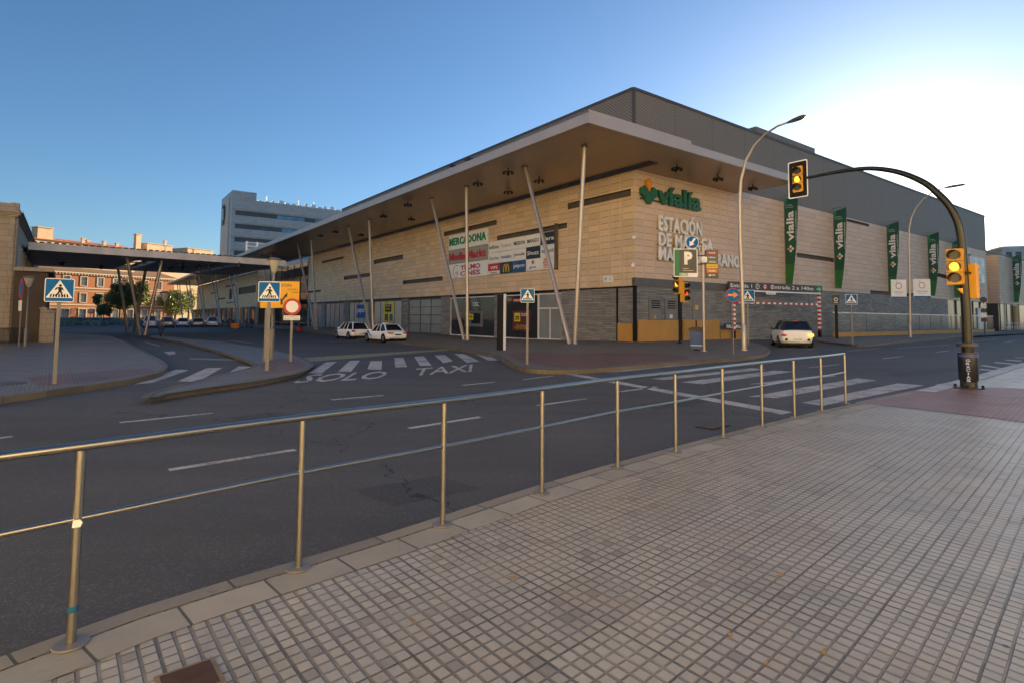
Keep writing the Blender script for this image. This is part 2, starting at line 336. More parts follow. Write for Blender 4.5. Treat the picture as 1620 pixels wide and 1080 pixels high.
# ------------------------------------------------------------------ mesh helpers
class MB:
    def __init__(s): s.v = []; s.f = []; s.mi = []; s.cur = 0
    def add(s, vs, fs):
        o = len(s.v); s.v += [tuple(v) for v in vs]; s.f += [tuple(i+o for i in f) for f in fs]; s.mi += [s.cur]*len(fs); return s
    def box(s, x0, x1, y0, y1, z0, z1):
        vs = [(x, y, z) for z in (z0, z1) for y in (y0, y1) for x in (x0, x1)]
        return s.add(vs, [(0, 2, 3, 1), (4, 5, 7, 6), (0, 1, 5, 4), (2, 6, 7, 3), (0, 4, 6, 2), (1, 3, 7, 5)])
    def tube(s, pts, rad, n=12, cap=True):
        pts = [Vector(p) for p in pts]; k = len(pts)
        rads = rad if isinstance(rad, (list, tuple)) else [rad]*k
        vs = []; fs = []
        up = None
        for i, p in enumerate(pts):
            d = (pts[min(i+1, k-1)]-pts[max(i-1, 0)]).normalized()
            if up is None: up = Vector((0, 0, 1)) if abs(d.z) < .9 else Vector((1, 0, 0))
            a = (up - d*up.dot(d)).normalized(); b = d.cross(a); up = a
            for j in range(n):
                t = 2*math.pi*j/n; vs.append(p + (a*math.cos(t)+b*math.sin(t))*rads[i])
        for i in range(k-1):
            for j in range(n):
                fs.append((i*n+j, i*n+(j+1) % n, (i+1)*n+(j+1) % n, (i+1)*n+j))
        if cap: fs.append(tuple(range(n))[::-1]); fs.append(tuple(range((k-1)*n, k*n)))
        return s.add(vs, fs)
    def lathe(s, prof, c=(0, 0, 0), n=20):
        vs = []; fs = []; k = len(prof)
        for r_, z in prof:
            for j in range(n):
                t = 2*math.pi*j/n; vs.append((c[0]+r_*math.cos(t), c[1]+r_*math.sin(t), c[2]+z))
        for i in range(k-1):
            for j in range(n): fs.append((i*n+j, i*n+(j+1) % n, (i+1)*n+(j+1) % n, (i+1)*n+j))
        fs.append(tuple(range(n))[::-1]); fs.append(tuple(range((k-1)*n, k*n)))
        return s.add(vs, fs)
    def prism(s, pts, y0, y1):
        """outline in x,z extruded along y (front face at y0)"""
        n = len(pts); vs = [(p[0], y0, p[1]) for p in pts] + [(p[0], y1, p[1]) for p in pts]
        fs = [tuple(range(n)), tuple(range(n, 2*n))[::-1]] + [(i, i+n, (i+1) % n+n, (i+1) % n) for i in range(n)]
        return s.add(vs, fs)
    def disc(s, cx, cz, r_, y0, y1, n=28, rx=None):
        return s.prism([((rx or r_)*math.cos(2*math.pi*i/n)+cx, r_*math.sin(2*math.pi*i/n)+cz) for i in range(n)], y0, y1)
    def ring(s, cx, cz, ro, ri, y0, y1, a0=0., a1=360., n=28):
        for i in range(n):
            t0 = R(a0+(a1-a0)*i/n); t1 = R(a0+(a1-a0)*(i+1)/n)
            s.prism([(cx+ri*math.cos(t0), cz+ri*math.sin(t0)), (cx+ro*math.cos(t0), cz+ro*math.sin(t0)), (cx+ro*math.cos(t1), cz+ro*math.sin(t1)), (cx+ri*math.cos(t1), cz+ri*math.sin(t1))], y0, y1)
        return s
    def bar(s, a, b, w_, d_):
        a = Vector(a); b = Vector(b); d = (b-a).normalized(); up = Vector((0, 0, 1)) if abs(d.z) < .95 else Vector((0, 1, 0))
        x = d.cross(up).normalized()*w_/2; y = x.cross(d).normalized()*d_/2
        vs = [a-x-y, a+x-y, a+x+y, a-x+y, b-x-y, b+x-y, b+x+y, b-x+y]
        return s.add(vs, [(3, 2, 1, 0), (4, 5, 6, 7), (0, 1, 5, 4), (1, 2, 6, 5), (2, 3, 7, 6), (3, 0, 4, 7)])
    def build(s, name, mats, parent=None, smooth=False, bevel=0.0):
        me = bpy.data.meshes.new(name); me.from_pydata(s.v, [], s.f)
        ms = mats if isinstance(mats, (list, tuple)) else [mats]
        for q in ms: me.materials.append(q)
        for p, i in zip(me.polygons, s.mi): p.material_index = i
        bm = bmesh.new(); bm.from_mesh(me)
        if bevel:
            bmesh.ops.bevel(bm, geom=list(bm.edges), offset=bevel, segments=2, affect='EDGES', clamp_overlap=True)
        bmesh.ops.delete(bm, geom=[v for v in bm.verts if not v.link_faces], context='VERTS')
        bmesh.ops.recalc_face_normals(bm, faces=bm.faces); bm.to_mesh(me); bm.free()
        if smooth:
            me.shade_smooth()
            try: me.set_sharp_from_angle(angle=R(38))
            except Exception: pass
        o = bpy.data.objects.new(name, me); COL.objects.link(o)
        if parent: o.parent = parent
        return o
def rrect(x0, x1, z0, z1, r_, n=5):
    out = []
    for cx, cz, a in ((x1-r_, z1-r_, 0), (x0+r_, z1-r_, 90), (x0+r_, z0+r_, 180), (x1-r_, z0+r_, 270)):
        for i in range(n+1):
            t = R(a+90*i/n); out.append((cx+r_*math.cos(t), cz+r_*math.sin(t)))
    return out
def tag(o, label, cat, group=None):
    o['label'] = label; o['category'] = cat
    if group: o['group'] = group
    return o
def thing(name, label, cat, loc=(0, 0, 0), rz=0.0, group=None):
    o = bpy.data.objects.new(name, None); o.empty_display_size = .3; COL.objects.link(o)
    o.location = loc; o.rotation_euler = (0, 0, rz); return tag(o, label, cat, group)
def dup(o, parent=None):
    c = o.copy(); COL.objects.link(c)
    if parent is not None: c.parent = parent
    for ch in [k for k in bpy.data.objects if k.parent == o]: dup(ch, c)
    return c
def text(s, x0, z0, wid, hei, y, name, ma, parent, depth=.004, bold=0.0, rot=0.0, sp=1.0):
    """lettering fitted into a box wid x hei (hei None keeps the shape), front towards -y"""
    cu = bpy.data.curves.new('t', 'FONT'); cu.body = s; cu.size = 1.0; cu.extrude = .5; cu.resolution_u = 2; cu.offset = bold; cu.space_character = sp
    ob = bpy.data.objects.new('t', cu); COL.objects.link(ob)
    bpy.context.view_layer.update(); dg = bpy.context.evaluated_depsgraph_get()
    me = bpy.data.meshes.new_from_object(ob.evaluated_get(dg)); bpy.data.objects.remove(ob)
    xs = [v.co.x for v in me.vertices]; ys = [v.co.y for v in me.vertices]
    ax, bx, ay, by = min(xs), max(xs), min(ys), max(ys)
    if wid is None: sy = hei/(by-ay); sx = sy
    else:
        sx = wid/(bx-ax); sy = sx if hei is None else hei/(by-ay)
    for v in me.vertices:
        px, pz = (v.co.x-ax)*sx, (v.co.y-ay)*sy
        if rot: px, pz = px*math.cos(rot)-pz*math.sin(rot), px*math.sin(rot)+pz*math.cos(rot)
        v.co = (x0+px, y+(0 if v.co.z > 0 else depth), z0+pz)
    bm = bmesh.new(); bm.from_mesh(me); bmesh.ops.recalc_face_normals(bm, faces=bm.faces); bm.to_mesh(me); bm.free()
    me.materials.clear(); me.materials.append(ma); me.name = name
    o = bpy.data.objects.new(name, me); COL.objects.link(o); o.parent = parent
    return o
def struct(o): o['kind'] = 'structure'; return o

# ------------------------------------------------------------------ ground sheets
def sheet(name, pts, dz, ma, skirt=0.0, parent=None):
    bm = bmesh.new()
    vs = [bm.verts.new((p[0], p[1], 0)) for p in pts]; f = bm.faces.new(vs)
    if f.calc_area() and f.normal.z < 0: bmesh.ops.reverse_faces(bm, faces=[f])
    bmesh.ops.triangulate(bm, faces=bm.faces[:])
    for u in (-6, 16):
        bmesh.ops.bisect_plane(bm, geom=bm.verts[:]+bm.edges[:]+bm.faces[:], plane_co=CO+UD*u, plane_no=UD)
    for v in bm.verts: v.co.z = G(v.co.x, v.co.y)+dz
    bmesh.ops.recalc_face_normals(bm, faces=bm.faces)
    if bm.faces[:][0].normal.z < 0: bmesh.ops.reverse_faces(bm, faces=bm.faces[:])
    if skirt:
        r_ = bmesh.ops.extrude_edge_only(bm, edges=[e for e in bm.edges if len(e.link_faces) == 1])
        for v in [g for g in r_['geom'] if isinstance(g, bmesh.types.BMVert)]: v.co.z -= skirt
    me = bpy.data.meshes.new(name); bm.to_mesh(me); bm.free(); me.materials.append(ma)
    o = bpy.data.objects.new(name, me); COL.objects.link(o)
    if parent: o.parent = parent
    return struct(o)
def densify(pts, step=1.2, closed=False):
    out = []; n = len(pts)
    for i in range(n if closed else n-1):
        a = Vector(pts[i]).to_2d() if len(pts[i]) > 2 else Vector(pts[i]); b = Vector(pts[(i+1) % n]); b = b.to_2d() if len(b) > 2 else b
        k = max(1, int((b-a).length/step))
        for j in range(k): out.append(a+(b-a)*j/k)
    if not closed:
        e = Vector(pts[-1]); out.append(e.to_2d() if len(e) > 2 else e)
    return out
def catmull(pts, k=5, closed=False):
    pts = [Vector(p[:2]) for p in pts]; n = len(pts); out = []
    for i in range(n if closed else n-1):
        p0 = pts[(i-1) % n] if closed or i > 0 else pts[0]; p1 = pts[i]; p2 = pts[(i+1) % n]; p3 = pts[(i+2) % n] if closed or i+2 < n else pts[-1]
        for j in range(k):
            t = j/k; out.append(.5*((2*p1)+(p2-p0)*t+(2*p0-5*p1+4*p2-p3)*t*t+(3*p1-p0-3*p2+p3)*t**3))
    if not closed: out.append(pts[-1])
    return out
def ribbon(name, line, off0, off1, dz, ma, drop=0.0, u_off=0.0):
    """strip beside a line (positive offset = right of travel), uv x = length run"""
    line = [Vector(p[:2]) for p in line]; n = len(line); vs = []; fs = []; uv = []; s_ = 0
    rows = 3 if drop else 2
    for i, p in enumerate(line):
        d = (line[min(i+1, n-1)]-line[max(i-1, 0)]).normalized(); nr = Vector((d.y, -d.x))
        if i: s_ += (line[i]-line[i-1]).length
        a = p+nr*off0; b = p+nr*off1
        if drop: vs.append((a.x, a.y, G(a.x, a.y)+dz-drop)); uv.append((s_, -drop))
        vs += [(a.x, a.y, G(a.x, a.y)+dz), (b.x, b.y, G(b.x, b.y)+dz)]; uv += [(s_, 0), (s_, abs(off1-off0))]
    for i in range(n-1):
        for k in range(rows-1): fs.append((i*rows+k, (i+1)*rows+k, (i+1)*rows+k+1, i*rows+k+1))
    me = bpy.data.meshes.new(name); me.from_pydata(vs, [], fs); l = me.uv_layers.new(name='UVMap')
    for lp in me.loops: l.data[lp.index].uv = uv[lp.vertex_index]
    bm = bmesh.new(); bm.from_mesh(me); bmesh.ops.recalc_face_normals(bm, faces=bm.faces)
    up = sum(f.normal.z for f in bm.faces)
    if up < 0: bmesh.ops.reverse_faces(bm, faces=bm.faces[:])
    bm.to_mesh(me); bm.free(); me.materials.append(ma)
    o = bpy.data.objects.new(name, me); COL.objects.link(o); return struct(o)

g_ = MB(); g_.add([(-3000, -3000, -.62), (3000, -3000, -.62), (3000, 3000, -.62), (-3000, 3000, -.62)], [(0, 1, 2, 3)])
struct(g_.build('ground', mat('dusty ground', (.16, .14, .11), .9, 0, .2, .05)))
sheet('road', [(-260, -60), (300, -60), (300, 330), (-260, 330)], -.13, M['asphalt'])

# near pavement
nk = [(-9.0, -6.0), (-4.6, -.35), (-2.37, 2.74), (-1.86, 3.36), (-.95, 4.24), (.59, 5.84), (2.78, 7.84), (5.0, 9.72), (7.29, 11.53), (9.24, 13.05), (11.33, 14.8), (14.62, 17.6), (20.0, 22.2), (40, 38.5), (70, 62)]
nkl = catmull(nk, 5)
sheet('pavement', [tuple(p) for p in nkl]+[(90, 40), (60, -50), (-30, -50), (-30, -20)], -.002, M['tile'])
ribbon('kerb', nkl, 0, .13, .006, M['kerb'], .15)
ribbon('paving_slabs', nkl, .134, .385, .002, M['slab'])
rp = [P(*q) for q in ((1352, 636), (1400, 626), (1450, 616), (1500, 607), (1516, 612), (1560, 612), (1620, 614), (1700, 625), (1700, 690), (1620, 668), (1540, 657), (1470, 649), (1400, 641))]
sheet('red_paving', [(p.x, p.y) for p in rp], .003, M['tile_red'])
i0 = min(range(len(nkl)), key=lambda i: (Vector(nkl[i])-Vector((9.3, 13.1))).length)
ribbon('white_kerb', nkl[i0:i0+22], -.004, .36, .010, M['kerb_white'], .14)

def island(name, edge_pts, inner, ma, kerb='kerb_old', closed=True, zoff=0.0):
    l = catmull(edge_pts, 4)
    pts = [tuple(p) for p in l]+[tuple(p[:2]) for p in inner]
    sheet(name, pts, -.002+zoff, ma)
    ribbon('kerb', l, -.0, -.16, .004+zoff, M[kerb], .15) if True else None
def orient(pts, inner):  # kerb ribbon offset goes to the left of travel; make travel run so that the inside is left
    return pts
# left pavement, travel so that inside is on the left
lp = [P(*q) for q in ((-220, 668), (-100, 645), (0, 628), (60, 620), (130, 610), (200, 600), (240, 592), (258, 586), (265, 580), (262, 573), (245, 563), (225, 553), (205, 543), (188, 536), (174, 531))]
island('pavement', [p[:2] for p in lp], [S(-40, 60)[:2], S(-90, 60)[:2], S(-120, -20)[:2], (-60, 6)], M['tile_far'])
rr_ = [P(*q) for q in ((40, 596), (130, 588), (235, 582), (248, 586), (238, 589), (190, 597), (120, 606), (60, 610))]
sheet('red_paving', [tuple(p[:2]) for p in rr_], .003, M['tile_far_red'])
# island
ip = [P(*q) for q in ((300, 543), (268, 538), (238, 533), (250, 531), (300, 536), (360, 542), (420, 552), (462, 562), (484, 571), (489, 577), (480, 584), (455, 592), (400, 602), (340, 610), (290, 617), (252, 623), (236, 628), (250, 620), (300, 607), (350, 593), (395, 583), (408, 577), (395, 570), (350, 555))]
ip = ip[::-1]
cl = catmull([p[:2] for p in ip]+[ip[0][:2]], 3)
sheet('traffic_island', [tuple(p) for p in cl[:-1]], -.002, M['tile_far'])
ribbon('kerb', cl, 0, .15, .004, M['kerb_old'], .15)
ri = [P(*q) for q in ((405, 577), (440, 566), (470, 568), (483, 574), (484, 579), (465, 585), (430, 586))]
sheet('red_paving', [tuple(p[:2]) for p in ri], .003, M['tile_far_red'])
# station pavement
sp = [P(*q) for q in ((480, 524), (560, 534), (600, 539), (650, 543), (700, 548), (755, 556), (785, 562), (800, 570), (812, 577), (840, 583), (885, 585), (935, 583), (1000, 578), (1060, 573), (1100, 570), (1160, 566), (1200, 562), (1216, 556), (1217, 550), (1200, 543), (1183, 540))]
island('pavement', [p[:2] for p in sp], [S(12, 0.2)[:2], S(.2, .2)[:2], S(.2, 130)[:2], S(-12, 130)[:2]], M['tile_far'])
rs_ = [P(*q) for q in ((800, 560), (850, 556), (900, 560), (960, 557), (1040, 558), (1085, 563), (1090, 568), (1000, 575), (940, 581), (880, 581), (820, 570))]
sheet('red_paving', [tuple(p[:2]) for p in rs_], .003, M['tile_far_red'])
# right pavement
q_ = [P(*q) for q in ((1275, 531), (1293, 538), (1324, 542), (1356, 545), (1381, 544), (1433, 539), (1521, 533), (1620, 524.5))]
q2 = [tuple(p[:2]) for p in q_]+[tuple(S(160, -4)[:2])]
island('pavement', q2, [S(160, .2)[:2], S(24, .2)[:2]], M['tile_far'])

# ------------------------------------------------------------------ road markings
def mark(pts, ma='line', name='road_marking'):
    p = [RD(*q) for q in pts]; sheet(name, [tuple(k[:2]) for k in p], -.126, M[ma])
def dash(a, b, wid=.12):
    a = RD(*a); b = RD(*b); d = (b-a).normalized(); n = Vector((d.y, -d.x, 0))*wid/2
    sheet('road_marking', [tuple((a-n)[:2]), tuple((b-n)[:2]), tuple((b+n)[:2]), tuple((a+n)[:2])], -.126, M['line'])
for a, b in (((267, 743), (467, 711)), ((647, 677), (760, 659)), ((850, 641), (928, 630)), ((982, 619), (1040, 611)), ((189, 668), (337, 653)), ((524, 632), (606, 625)), ((732, 609), (782, 604)), ((828, 600), (875, 594)),
             ((1280, 581), (1328, 576)), ((1396, 567), (1428, 563)), ((1480, 557), (1502, 554)), ((1588, 542), (1605, 539)), ((1540, 540), (1577, 536)), ((-60, 700), (20, 690))):
    dash(a, b, .12)
z3 = lambda x, y: (220+x*600/1620, 540+y*600/1620)
for qs in ([(720, 135), (800, 88), (845, 85), (780, 135)], [(850, 128), (900, 82), (945, 80), (905, 128)], [(975, 118), (990, 82), (1038, 82), (1035, 120)], [(1095, 110), (1090, 70), (1128, 68), (1145, 108)], [(1200, 103), (1175, 65), (1215, 62), (1250, 102)], [(1300, 92), (1262, 60), (1305, 57), (1340, 83)], [(1400, 90), (1345, 52), (1385, 52), (1455, 85)], [(1490, 80), (1420, 48), (1455, 48), (1540, 80)]):
    mark([z3(*q) for q in qs])
z2b = lambda x, y: (200+x*.19753, 500+y*.19753)
for qs in ([(60, 545), (210, 530), (500, 430), (400, 425)], [(410, 520), (570, 522), (770, 412), (640, 415)], [(740, 500), (900, 490), (1000, 402), (900, 400)], [(300, 285), (340, 310), (400, 300), (380, 280)]):
    mark([z2b(*q) for q in qs])
z5 = lambda x, y: (1200+x*420/1620, 480+y*200/771)
for qs in ([(265, 603), (390, 622), (1010, 497), (850, 485)], [(-60, 567), (110, 575), (720, 467), (600, 455)], [(-60, 490), (60, 490), (480, 440), (420, 432)], [(1070, 495), (1130, 498), (1240, 478), (1170, 476)],
           [(1280, 440), (1300, 447), (1420, 428), (1390, 424)], [(1340, 403), (1480, 415), (1490, 408), (1360, 396)], [(1350, 378), (1480, 398), (1490, 392), (1375, 373)], [(1430, 360), (1560, 372), (1575, 366), (1450, 356)], [(1500, 345), (1600, 352), (1610, 347), (1520, 341)], [(1560, 330), (1660, 334), (1660, 330), (1580, 327)]):
    mark([z5(*q) for q in qs])
z5b = lambda x, y: (800+x*600/1620, 480+y*200/540)
for qs in ([(250, 300), (300, 300), (1225, 463), (1180, 473)], [(620, 320), (680, 325), (1110, 280), (1050, 275)], [(750, 335), (840, 343), (1230, 290), (1150, 285)], [(420, 293), (480, 291), (960, 245), (900, 243)]):
    mark([z5b(*q) for q in qs])
mark([(300, 568), (300, 566), (420, 569), (720, 551), (720, 553), (500, 571), (420, 572)], 'yline')
for a, b in (((390, 552), (425, 549)), ((310, 535), (340, 534)), ((520, 541), (600, 537)), ((360, 538), (400, 543)), ((230, 541), (252, 547)), ((1420, 551), (1500, 545)), ((1340, 555), (1392, 551))):
    dash(a, b, .12)
def road_text(s, q00, q10, q01, q11):
    """letters laid flat on the road between four picture corners (bottom left, bottom right, top left, top right)"""
    c = [RD(*q) for q in (q00, q10, q01, q11)]
    root = bpy.data.objects.new('x', None); COL.objects.link(root)
    o = text(s, 0, 0, 1, 1, 0, 'road_lettering', M['line'], root, .001, .012)
    me = o.data
    for v in me.vertices:
        a, b = v.co.x, v.co.z
        p = c[0]*(1-a)*(1-b)+c[1]*a*(1-b)+c[2]*(1-a)*b+c[3]*a*b
        v.co = (p.x, p.y, G(p.x, p.y)-.126+(.001 if v.co.y == 0 else 0))
    o.parent = None; bpy.data.objects.remove(root); struct(o)
road_text('SOLO', z3(650, 178), z3(1035, 158), z3(735, 140), z3(1075, 125))
road_text('TAXI', z3(1165, 146), z3(1420, 127), z3(1185, 115), z3(1425, 97))

for k, qs in enumerate(([(560, 775), (690, 752), (760, 772), (620, 800)], [(1010, 640), (1100, 628), (1130, 634), (1040, 648)], [(360, 660), (440, 650), (470, 656), (385, 667)], [(1400, 590), (1520, 580), (1540, 585), (1420, 596)])):
    p = [RD(*q) for q in qs]; sheet('asphalt_patch', [tuple(k_[:2]) for k_ in p], -.1275, M['patch'])

# ================================================================== the station
def vR(x, y=460): return (SM.inverted() @ onp(x, y, CO, UD)).x
def uL(x, y=470): return (SM.inverted() @ onp(x, y, CO, VD)).y
st = thing('station_building', 'long two storey station clad in sandstone panels with a wide overhanging canopy on slanting columns', 'station', CO, SROT)
def wall_holes(mb, s0, s1, z0, z1, holes, mp, depth=.3, thick=None, back=True):
    ss = sorted({s0, s1, *[h[0] for h in holes], *[h[1] for h in holes]}); zs = sorted({z0, z1, *[h[2] for h in holes], *[h[3] for h in holes]})
    ss = [s for s in ss if s0 <= s <= s1]; zs = [z for z in zs if z0 <= z <= z1]
    inh = lambda s, z: any(h[0] < s < h[1] and h[2] < z < h[3] for h in holes)
    for i in range(len(ss)-1):
        for j in range(len(zs)-1):
            a, b, c, d = ss[i], ss[i+1], zs[j], zs[j+1]
            if inh((a+b)/2, (c+d)/2): continue
            mb.cur = 0; mb.add([mp(a, c, 0), mp(b, c, 0), mp(b, d, 0), mp(a, d, 0)], [(0, 1, 2, 3)])
    for a, b, c, d in holes:
        mb.cur = 1
        for q in (((a, c), (b, c)), ((b, c), (b, d)), ((b, d), (a, d)), ((a, d), (a, c))):
            mb.add([mp(*q[0], 0), mp(*q[1], 0), mp(*q[1], depth), mp(*q[0], depth)], [(0, 1, 2, 3)])
        mb.add([mp(a, c, depth), mp(b, c, depth), mp(b, d, depth), mp(a, d, depth)], [(0, 1, 2, 3)])
    mb.cur = 0
def nofix(mb, name, mats, parent):
    return mb.build(name, mats, parent)
mpL = lambda s, z, d: (d, s, z)
mpR = lambda s, z, d: (s, d, z)
holesL = [(.35, 7.38, 10.75, 11.3), (7.45, 17.78, 9.2, 9.66), (17.9, 28.48, 10.8, 11.3), (28.6, 38.9, 5.7, 6.2), (39.04, 48.5, 9.02, 9.6), (49.66, 60.3, 7.3, 7.85), (60.8, 71.3, 10.75, 11.15), (71.6, 78.6, 5.75, 6.15)]
w1 = MB(); wall_holes(w1, 0, 79, 3.98, 13.0, holesL, mpL)
w1.cur = 0; w1.add([(0, 79, 3.98), (6, 79, 3.98), (6, 79, 13), (0, 79, 13)], [(0, 1, 2, 3)])
w1.add([(0.02, 0, 3.98), (.02, 79, 3.98), (.4, 79, 3.98), (.4, 0, 3.98)], [(0, 1, 2, 3)])
w1.build('cladding', [M['clad'], M['brownslot']], st)
vend = vR(1562); vport = vR(1582); vlast = 112.0; vsh = vR(1500, 490)
holesR = [(23.9, 31.85, 7.75, 8.2), (35.2, 41, 12.55, 12.85), (40.8, 60.2, 4.62, 5.05)]
w2 = MB(); wall_holes(w2, 0, vend, 4.6, 13.0, holesR, mpR)
w2.cur = 0; w2.add([(vport, 0, 4.6), (vlast, 0, 4.6), (vlast, 0, 13), (vport, 0, 13)], [(0, 1, 2, 3)])
w2.add([(vend, 0, 4.6), (vend, 3, 4.6), (vend, 3, 13), (vend, 0, 13)], [(0, 1, 2, 3)]); w2.add([(vport, 0, 4.6), (vport, 3, 4.6), (vport, 3, 13), (vport, 0, 13)], [(0, 1, 2, 3)])
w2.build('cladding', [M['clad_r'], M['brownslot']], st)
# second wing beyond the dark entrance
w3 = MB(); wall_holes(w3, 119.3, 218, 3.7, 12.0, [(121, 141, 7.2, 9.0), (150, 154, 6.2, 9.2), (146, 160, 9.9, 10.3), (160, 172, 6.4, 6.8), (146, 158, 5.0, 5.3), (176, 186, 8.6, 9.0)], mpL)
w3.add([(0, 119.3, 3.7), (6, 119.3, 3.7), (6, 119.3, 12.7), (0, 119.3, 12.7)], [(0, 1, 2, 3)])
w3.build('cladding', [M['clad'], M['brownslot']], st)
core = MB(); core.box(.45, 60, .45, 78.9, -.6, 12.6); core.box(.45, 60, 119.5, 218, -.6, 12.6); core.box(60, vend-.3, .45, 60, -.6, 12.6); core.box(vport+.2, vlast, .45, 40, -.6, 12.6); core.box(5, 60, 78.9, 119.5, -.6, 12.9)
core.build('inner_wall', M['darkgrey'], st)
# perforated screen above the cladding
sc = MB()
sc.box(.0, 86.4, .02, .3, 13.0, 18.9); sc.box(-.02, .28, .32, 62, 13.0, 18.9); sc.box(86.1, 86.4, .32, 60, 13.0, 18.9); sc.box(.3, 86.1, 61.7, 62, 13, 18.9)
sc.build('roof_screen', M['mesh'], st)
t_ = MB(); t_.box(-.04, .14, -.04, .14, 12.98, 19.0); t_.box(.14, 86.45, -.03, .02, 18.78, 19.02); t_.box(-.07, -.02, .14, 62.05, 18.78, 19.02); t_.box(-.02, 86.4, .03, 61.9, 18.9, 18.96)
t_.build('screen_trim', M['darkgrey'], st)
ph = MB(); ph.box(19.0, 30.8, 1.2, 20, 18.97, 20.3); ph.build('roof_plant_room', M['mesh'], st)
tr = MB(); tr.box(86.4, vlast, -.06, .2, 13.0, 13.22); tr.build('parapet_trim', M['darkgrey'], st)
# canopy
sof = MB()
sof.box(-9.85, -.95, -5.2, 218, 12.70, 12.78); sof.box(-.95, 0.0, -5.2, -2.2, 12.70, 12.78); sof.box(0, 12.6, -5.2, -.002, 12.70, 12.78)
sof.add([(12.6, -5.2, 12.70), (13.7, -5.2, 12.70), (13.2, -.002, 12.70), (12.6, -.002, 12.70)], [(0, 1, 2, 3)])
sof.build('canopy_soffit', M['soffit'], st)
top = MB(); top.box(-9.8, -1.0, -5.1, 218, 12.8, 13.12); top.box(-.95, 13.2, -5.1, -2.25, 12.8, 13.12); top.box(0.0, 13.2, -2.2, -.1, 12.8, 13.12)
top.build('canopy_roof', M['darkgrey'], st)
fa = MB()
fa.box(-9.98, -9.85, -5.32, 218, 12.66, 13.22); fa.box(-9.85, -.4, -5.32, -5.2, 12.66, 13.45); fa.box(-.4, 13.7, -5.32, -5.2, 12.66, 13.22)
fa.add([(-9.98, -5.32, 13.22), (-9.85, -5.32, 13.45), (-9.3, -4.8, 13.62), (-.4, -4.8, 13.62), (-.4, -5.32, 13.45)], [(0, 1, 2), (1, 4, 3, 2)])
fa.add([(-9.98, -5.32, 13.22), (-9.3, -4.8, 13.62), (-9.3, 218, 13.4), (-9.98, 218, 13.22)], [(0, 1, 2, 3)])
fa.add([(13.7, -5.32, 12.66), (13.7, -5.32, 13.22), (13.2, 0, 13.22), (13.2, 0, 12.66)], [(0, 1, 2, 3)])
fa.build('canopy_fascia', M['fascia'], st)
gl = MB(); gl.box(-.9, -.3, -2.15, 218, 12.82, 12.86)
gl.build('glass_strip', M['clearglass'], st)
gb = MB(); gb.box(-.95, -.86, -2.2, 218, 12.62, 12.9); gb.box(-.34, -.02, -2.2, 218, 12.62, 12.9)
for k in range(0, 218, 9): gb.box(-.86, -.34, k-1.9, k-1.75, 12.66, 12.8)
gb.build('strip_frame', M['darkgrey'], st)
for ub, u1, u2 in ((-.8, 4.3, -1.95), (12.2, 18.6, 12.4), (31.8, 40, 33.4), (51.4, 61.6, 54.8), (74, 84.2, 77.5), (102.6, 117, 110.4), (123.5, 141.5, 135), (146.5, 166, 158.2), (169.7, 191, 182.5), (195, 215, 208)):
    for k, (ut, s) in enumerate(((u1, .25), (u2, -.25))):
        zb = Gu(ub)-.02
        c = MB(); c.tube([(-7, ub+s, zb), (-7, ut, 12.70)], .14, 16); o = c.build('column', M['column'], st, True)
        c = MB(); c.lathe([(.24, 0), (.24, .03), (.19, .05)], (-7, ub+s, zb+.01)); c.build('base_plate', M['galv'], o)
        c = MB(); c.lathe([(.20, -.12), (.20, 0)], (-7, ut, 12.70)); c.build('column_head', M['darkgrey'], o)
# lower storey, left facade: slate piers and shop bays
bays = [(8.2, 11.4, 'door'), (11.4, 16.5, 'sfera'), (18.2, 26.9, 'usc'), (28.9, 37.3, 'grid'), (39.3, 48.4, 'sale'), (50.2, 57.9, 'pepco'), (60.2, 69.0, 'glass'), (71.2, 78.0, 'glass')]
pier = MB(); e = 0.0; pz = 3.98
for a, b, k in bays:
    if a-e > .01: pier = MB(); pier.box(0.03, .6, e+(.03 if e == 0 else 0), a, -.6, pz); pier.build('slate_wall', M['slate'], st)
    e = b
pier = MB(); pier.box(.03, .6, 78.0, 79, -.6, pz); pier.build('slate_wall', M['slate'], st)
hd = MB(); hd.box(-.02, .3, 0.0, 79.0, 3.86, 3.975); hd.build('shadow_gap_beam', M['black'], st)
def bay(a, b, kind):
    za = min(Gu(a), Gu(b))
    f = MB(); fm = M['white'] if kind in ('door', 'sfera', 'usc') else M['darkgrey']
    z0, z1 = za-.02, 3.72
    fw = .10
    f.box(.10, .22, a, a+fw, z0, z1); f.box(.10, .22, b-fw, b, z0, z1); f.box(.10, .22, a+fw, b-fw, z1-fw, z1); f.box(.10, .22, a+fw, b-fw, z0, z0+.14)
    if kind == 'door':
        f.box(.11, .21, (a+b)/2-.05, (a+b)/2+.05, z0+.14, 2.35); f.box(.11, .21, a+fw, b-fw, 2.35, 2.47)
    if kind in ('grid',):
        for q in (a+2.6, a+5.3): f.box(.11, .21, q-.05, q+.05, z0+.14, z1-fw)
        for q in (.7, 1.8, 2.75): f.box(.12, .2, a+fw, b-fw, q-.04, q+.04)
    if kind in ('glass', 'pepco', 'sale'):
        for q in range(1, 4): f.box(.12, .2, a+(b-a)*q/4-.04, a+(b-a)*q/4+.04, z0+.14, z1-fw)
    o = f.build('shop_front', fm, st)
    g = MB(); gm = {'door': M['glass_grey'], 'grid': M['glass_grey'], 'sfera': M['glass'], 'usc': M['glass'], 'sale': M['glass_pale'], 'pepco': M['glass_pale'], 'glass': M['glass_grey']}[kind]
    g.box(.16, .17, a+fw, b-fw, z0+.14, z1-fw); g.build('pane', gm, o)
    bx = MB(); bx.box(.14, .4, a, b, z1, 3.86); bx.box(.3, .34, a, b, z0, z1); bx.build('backing', M['black'] if gm == M['glass'] else M['darkgrey'], o)
    return o
bo = {k+str(i): bay(a, b, k) for i, (a, b, k) in enumerate(bays)}
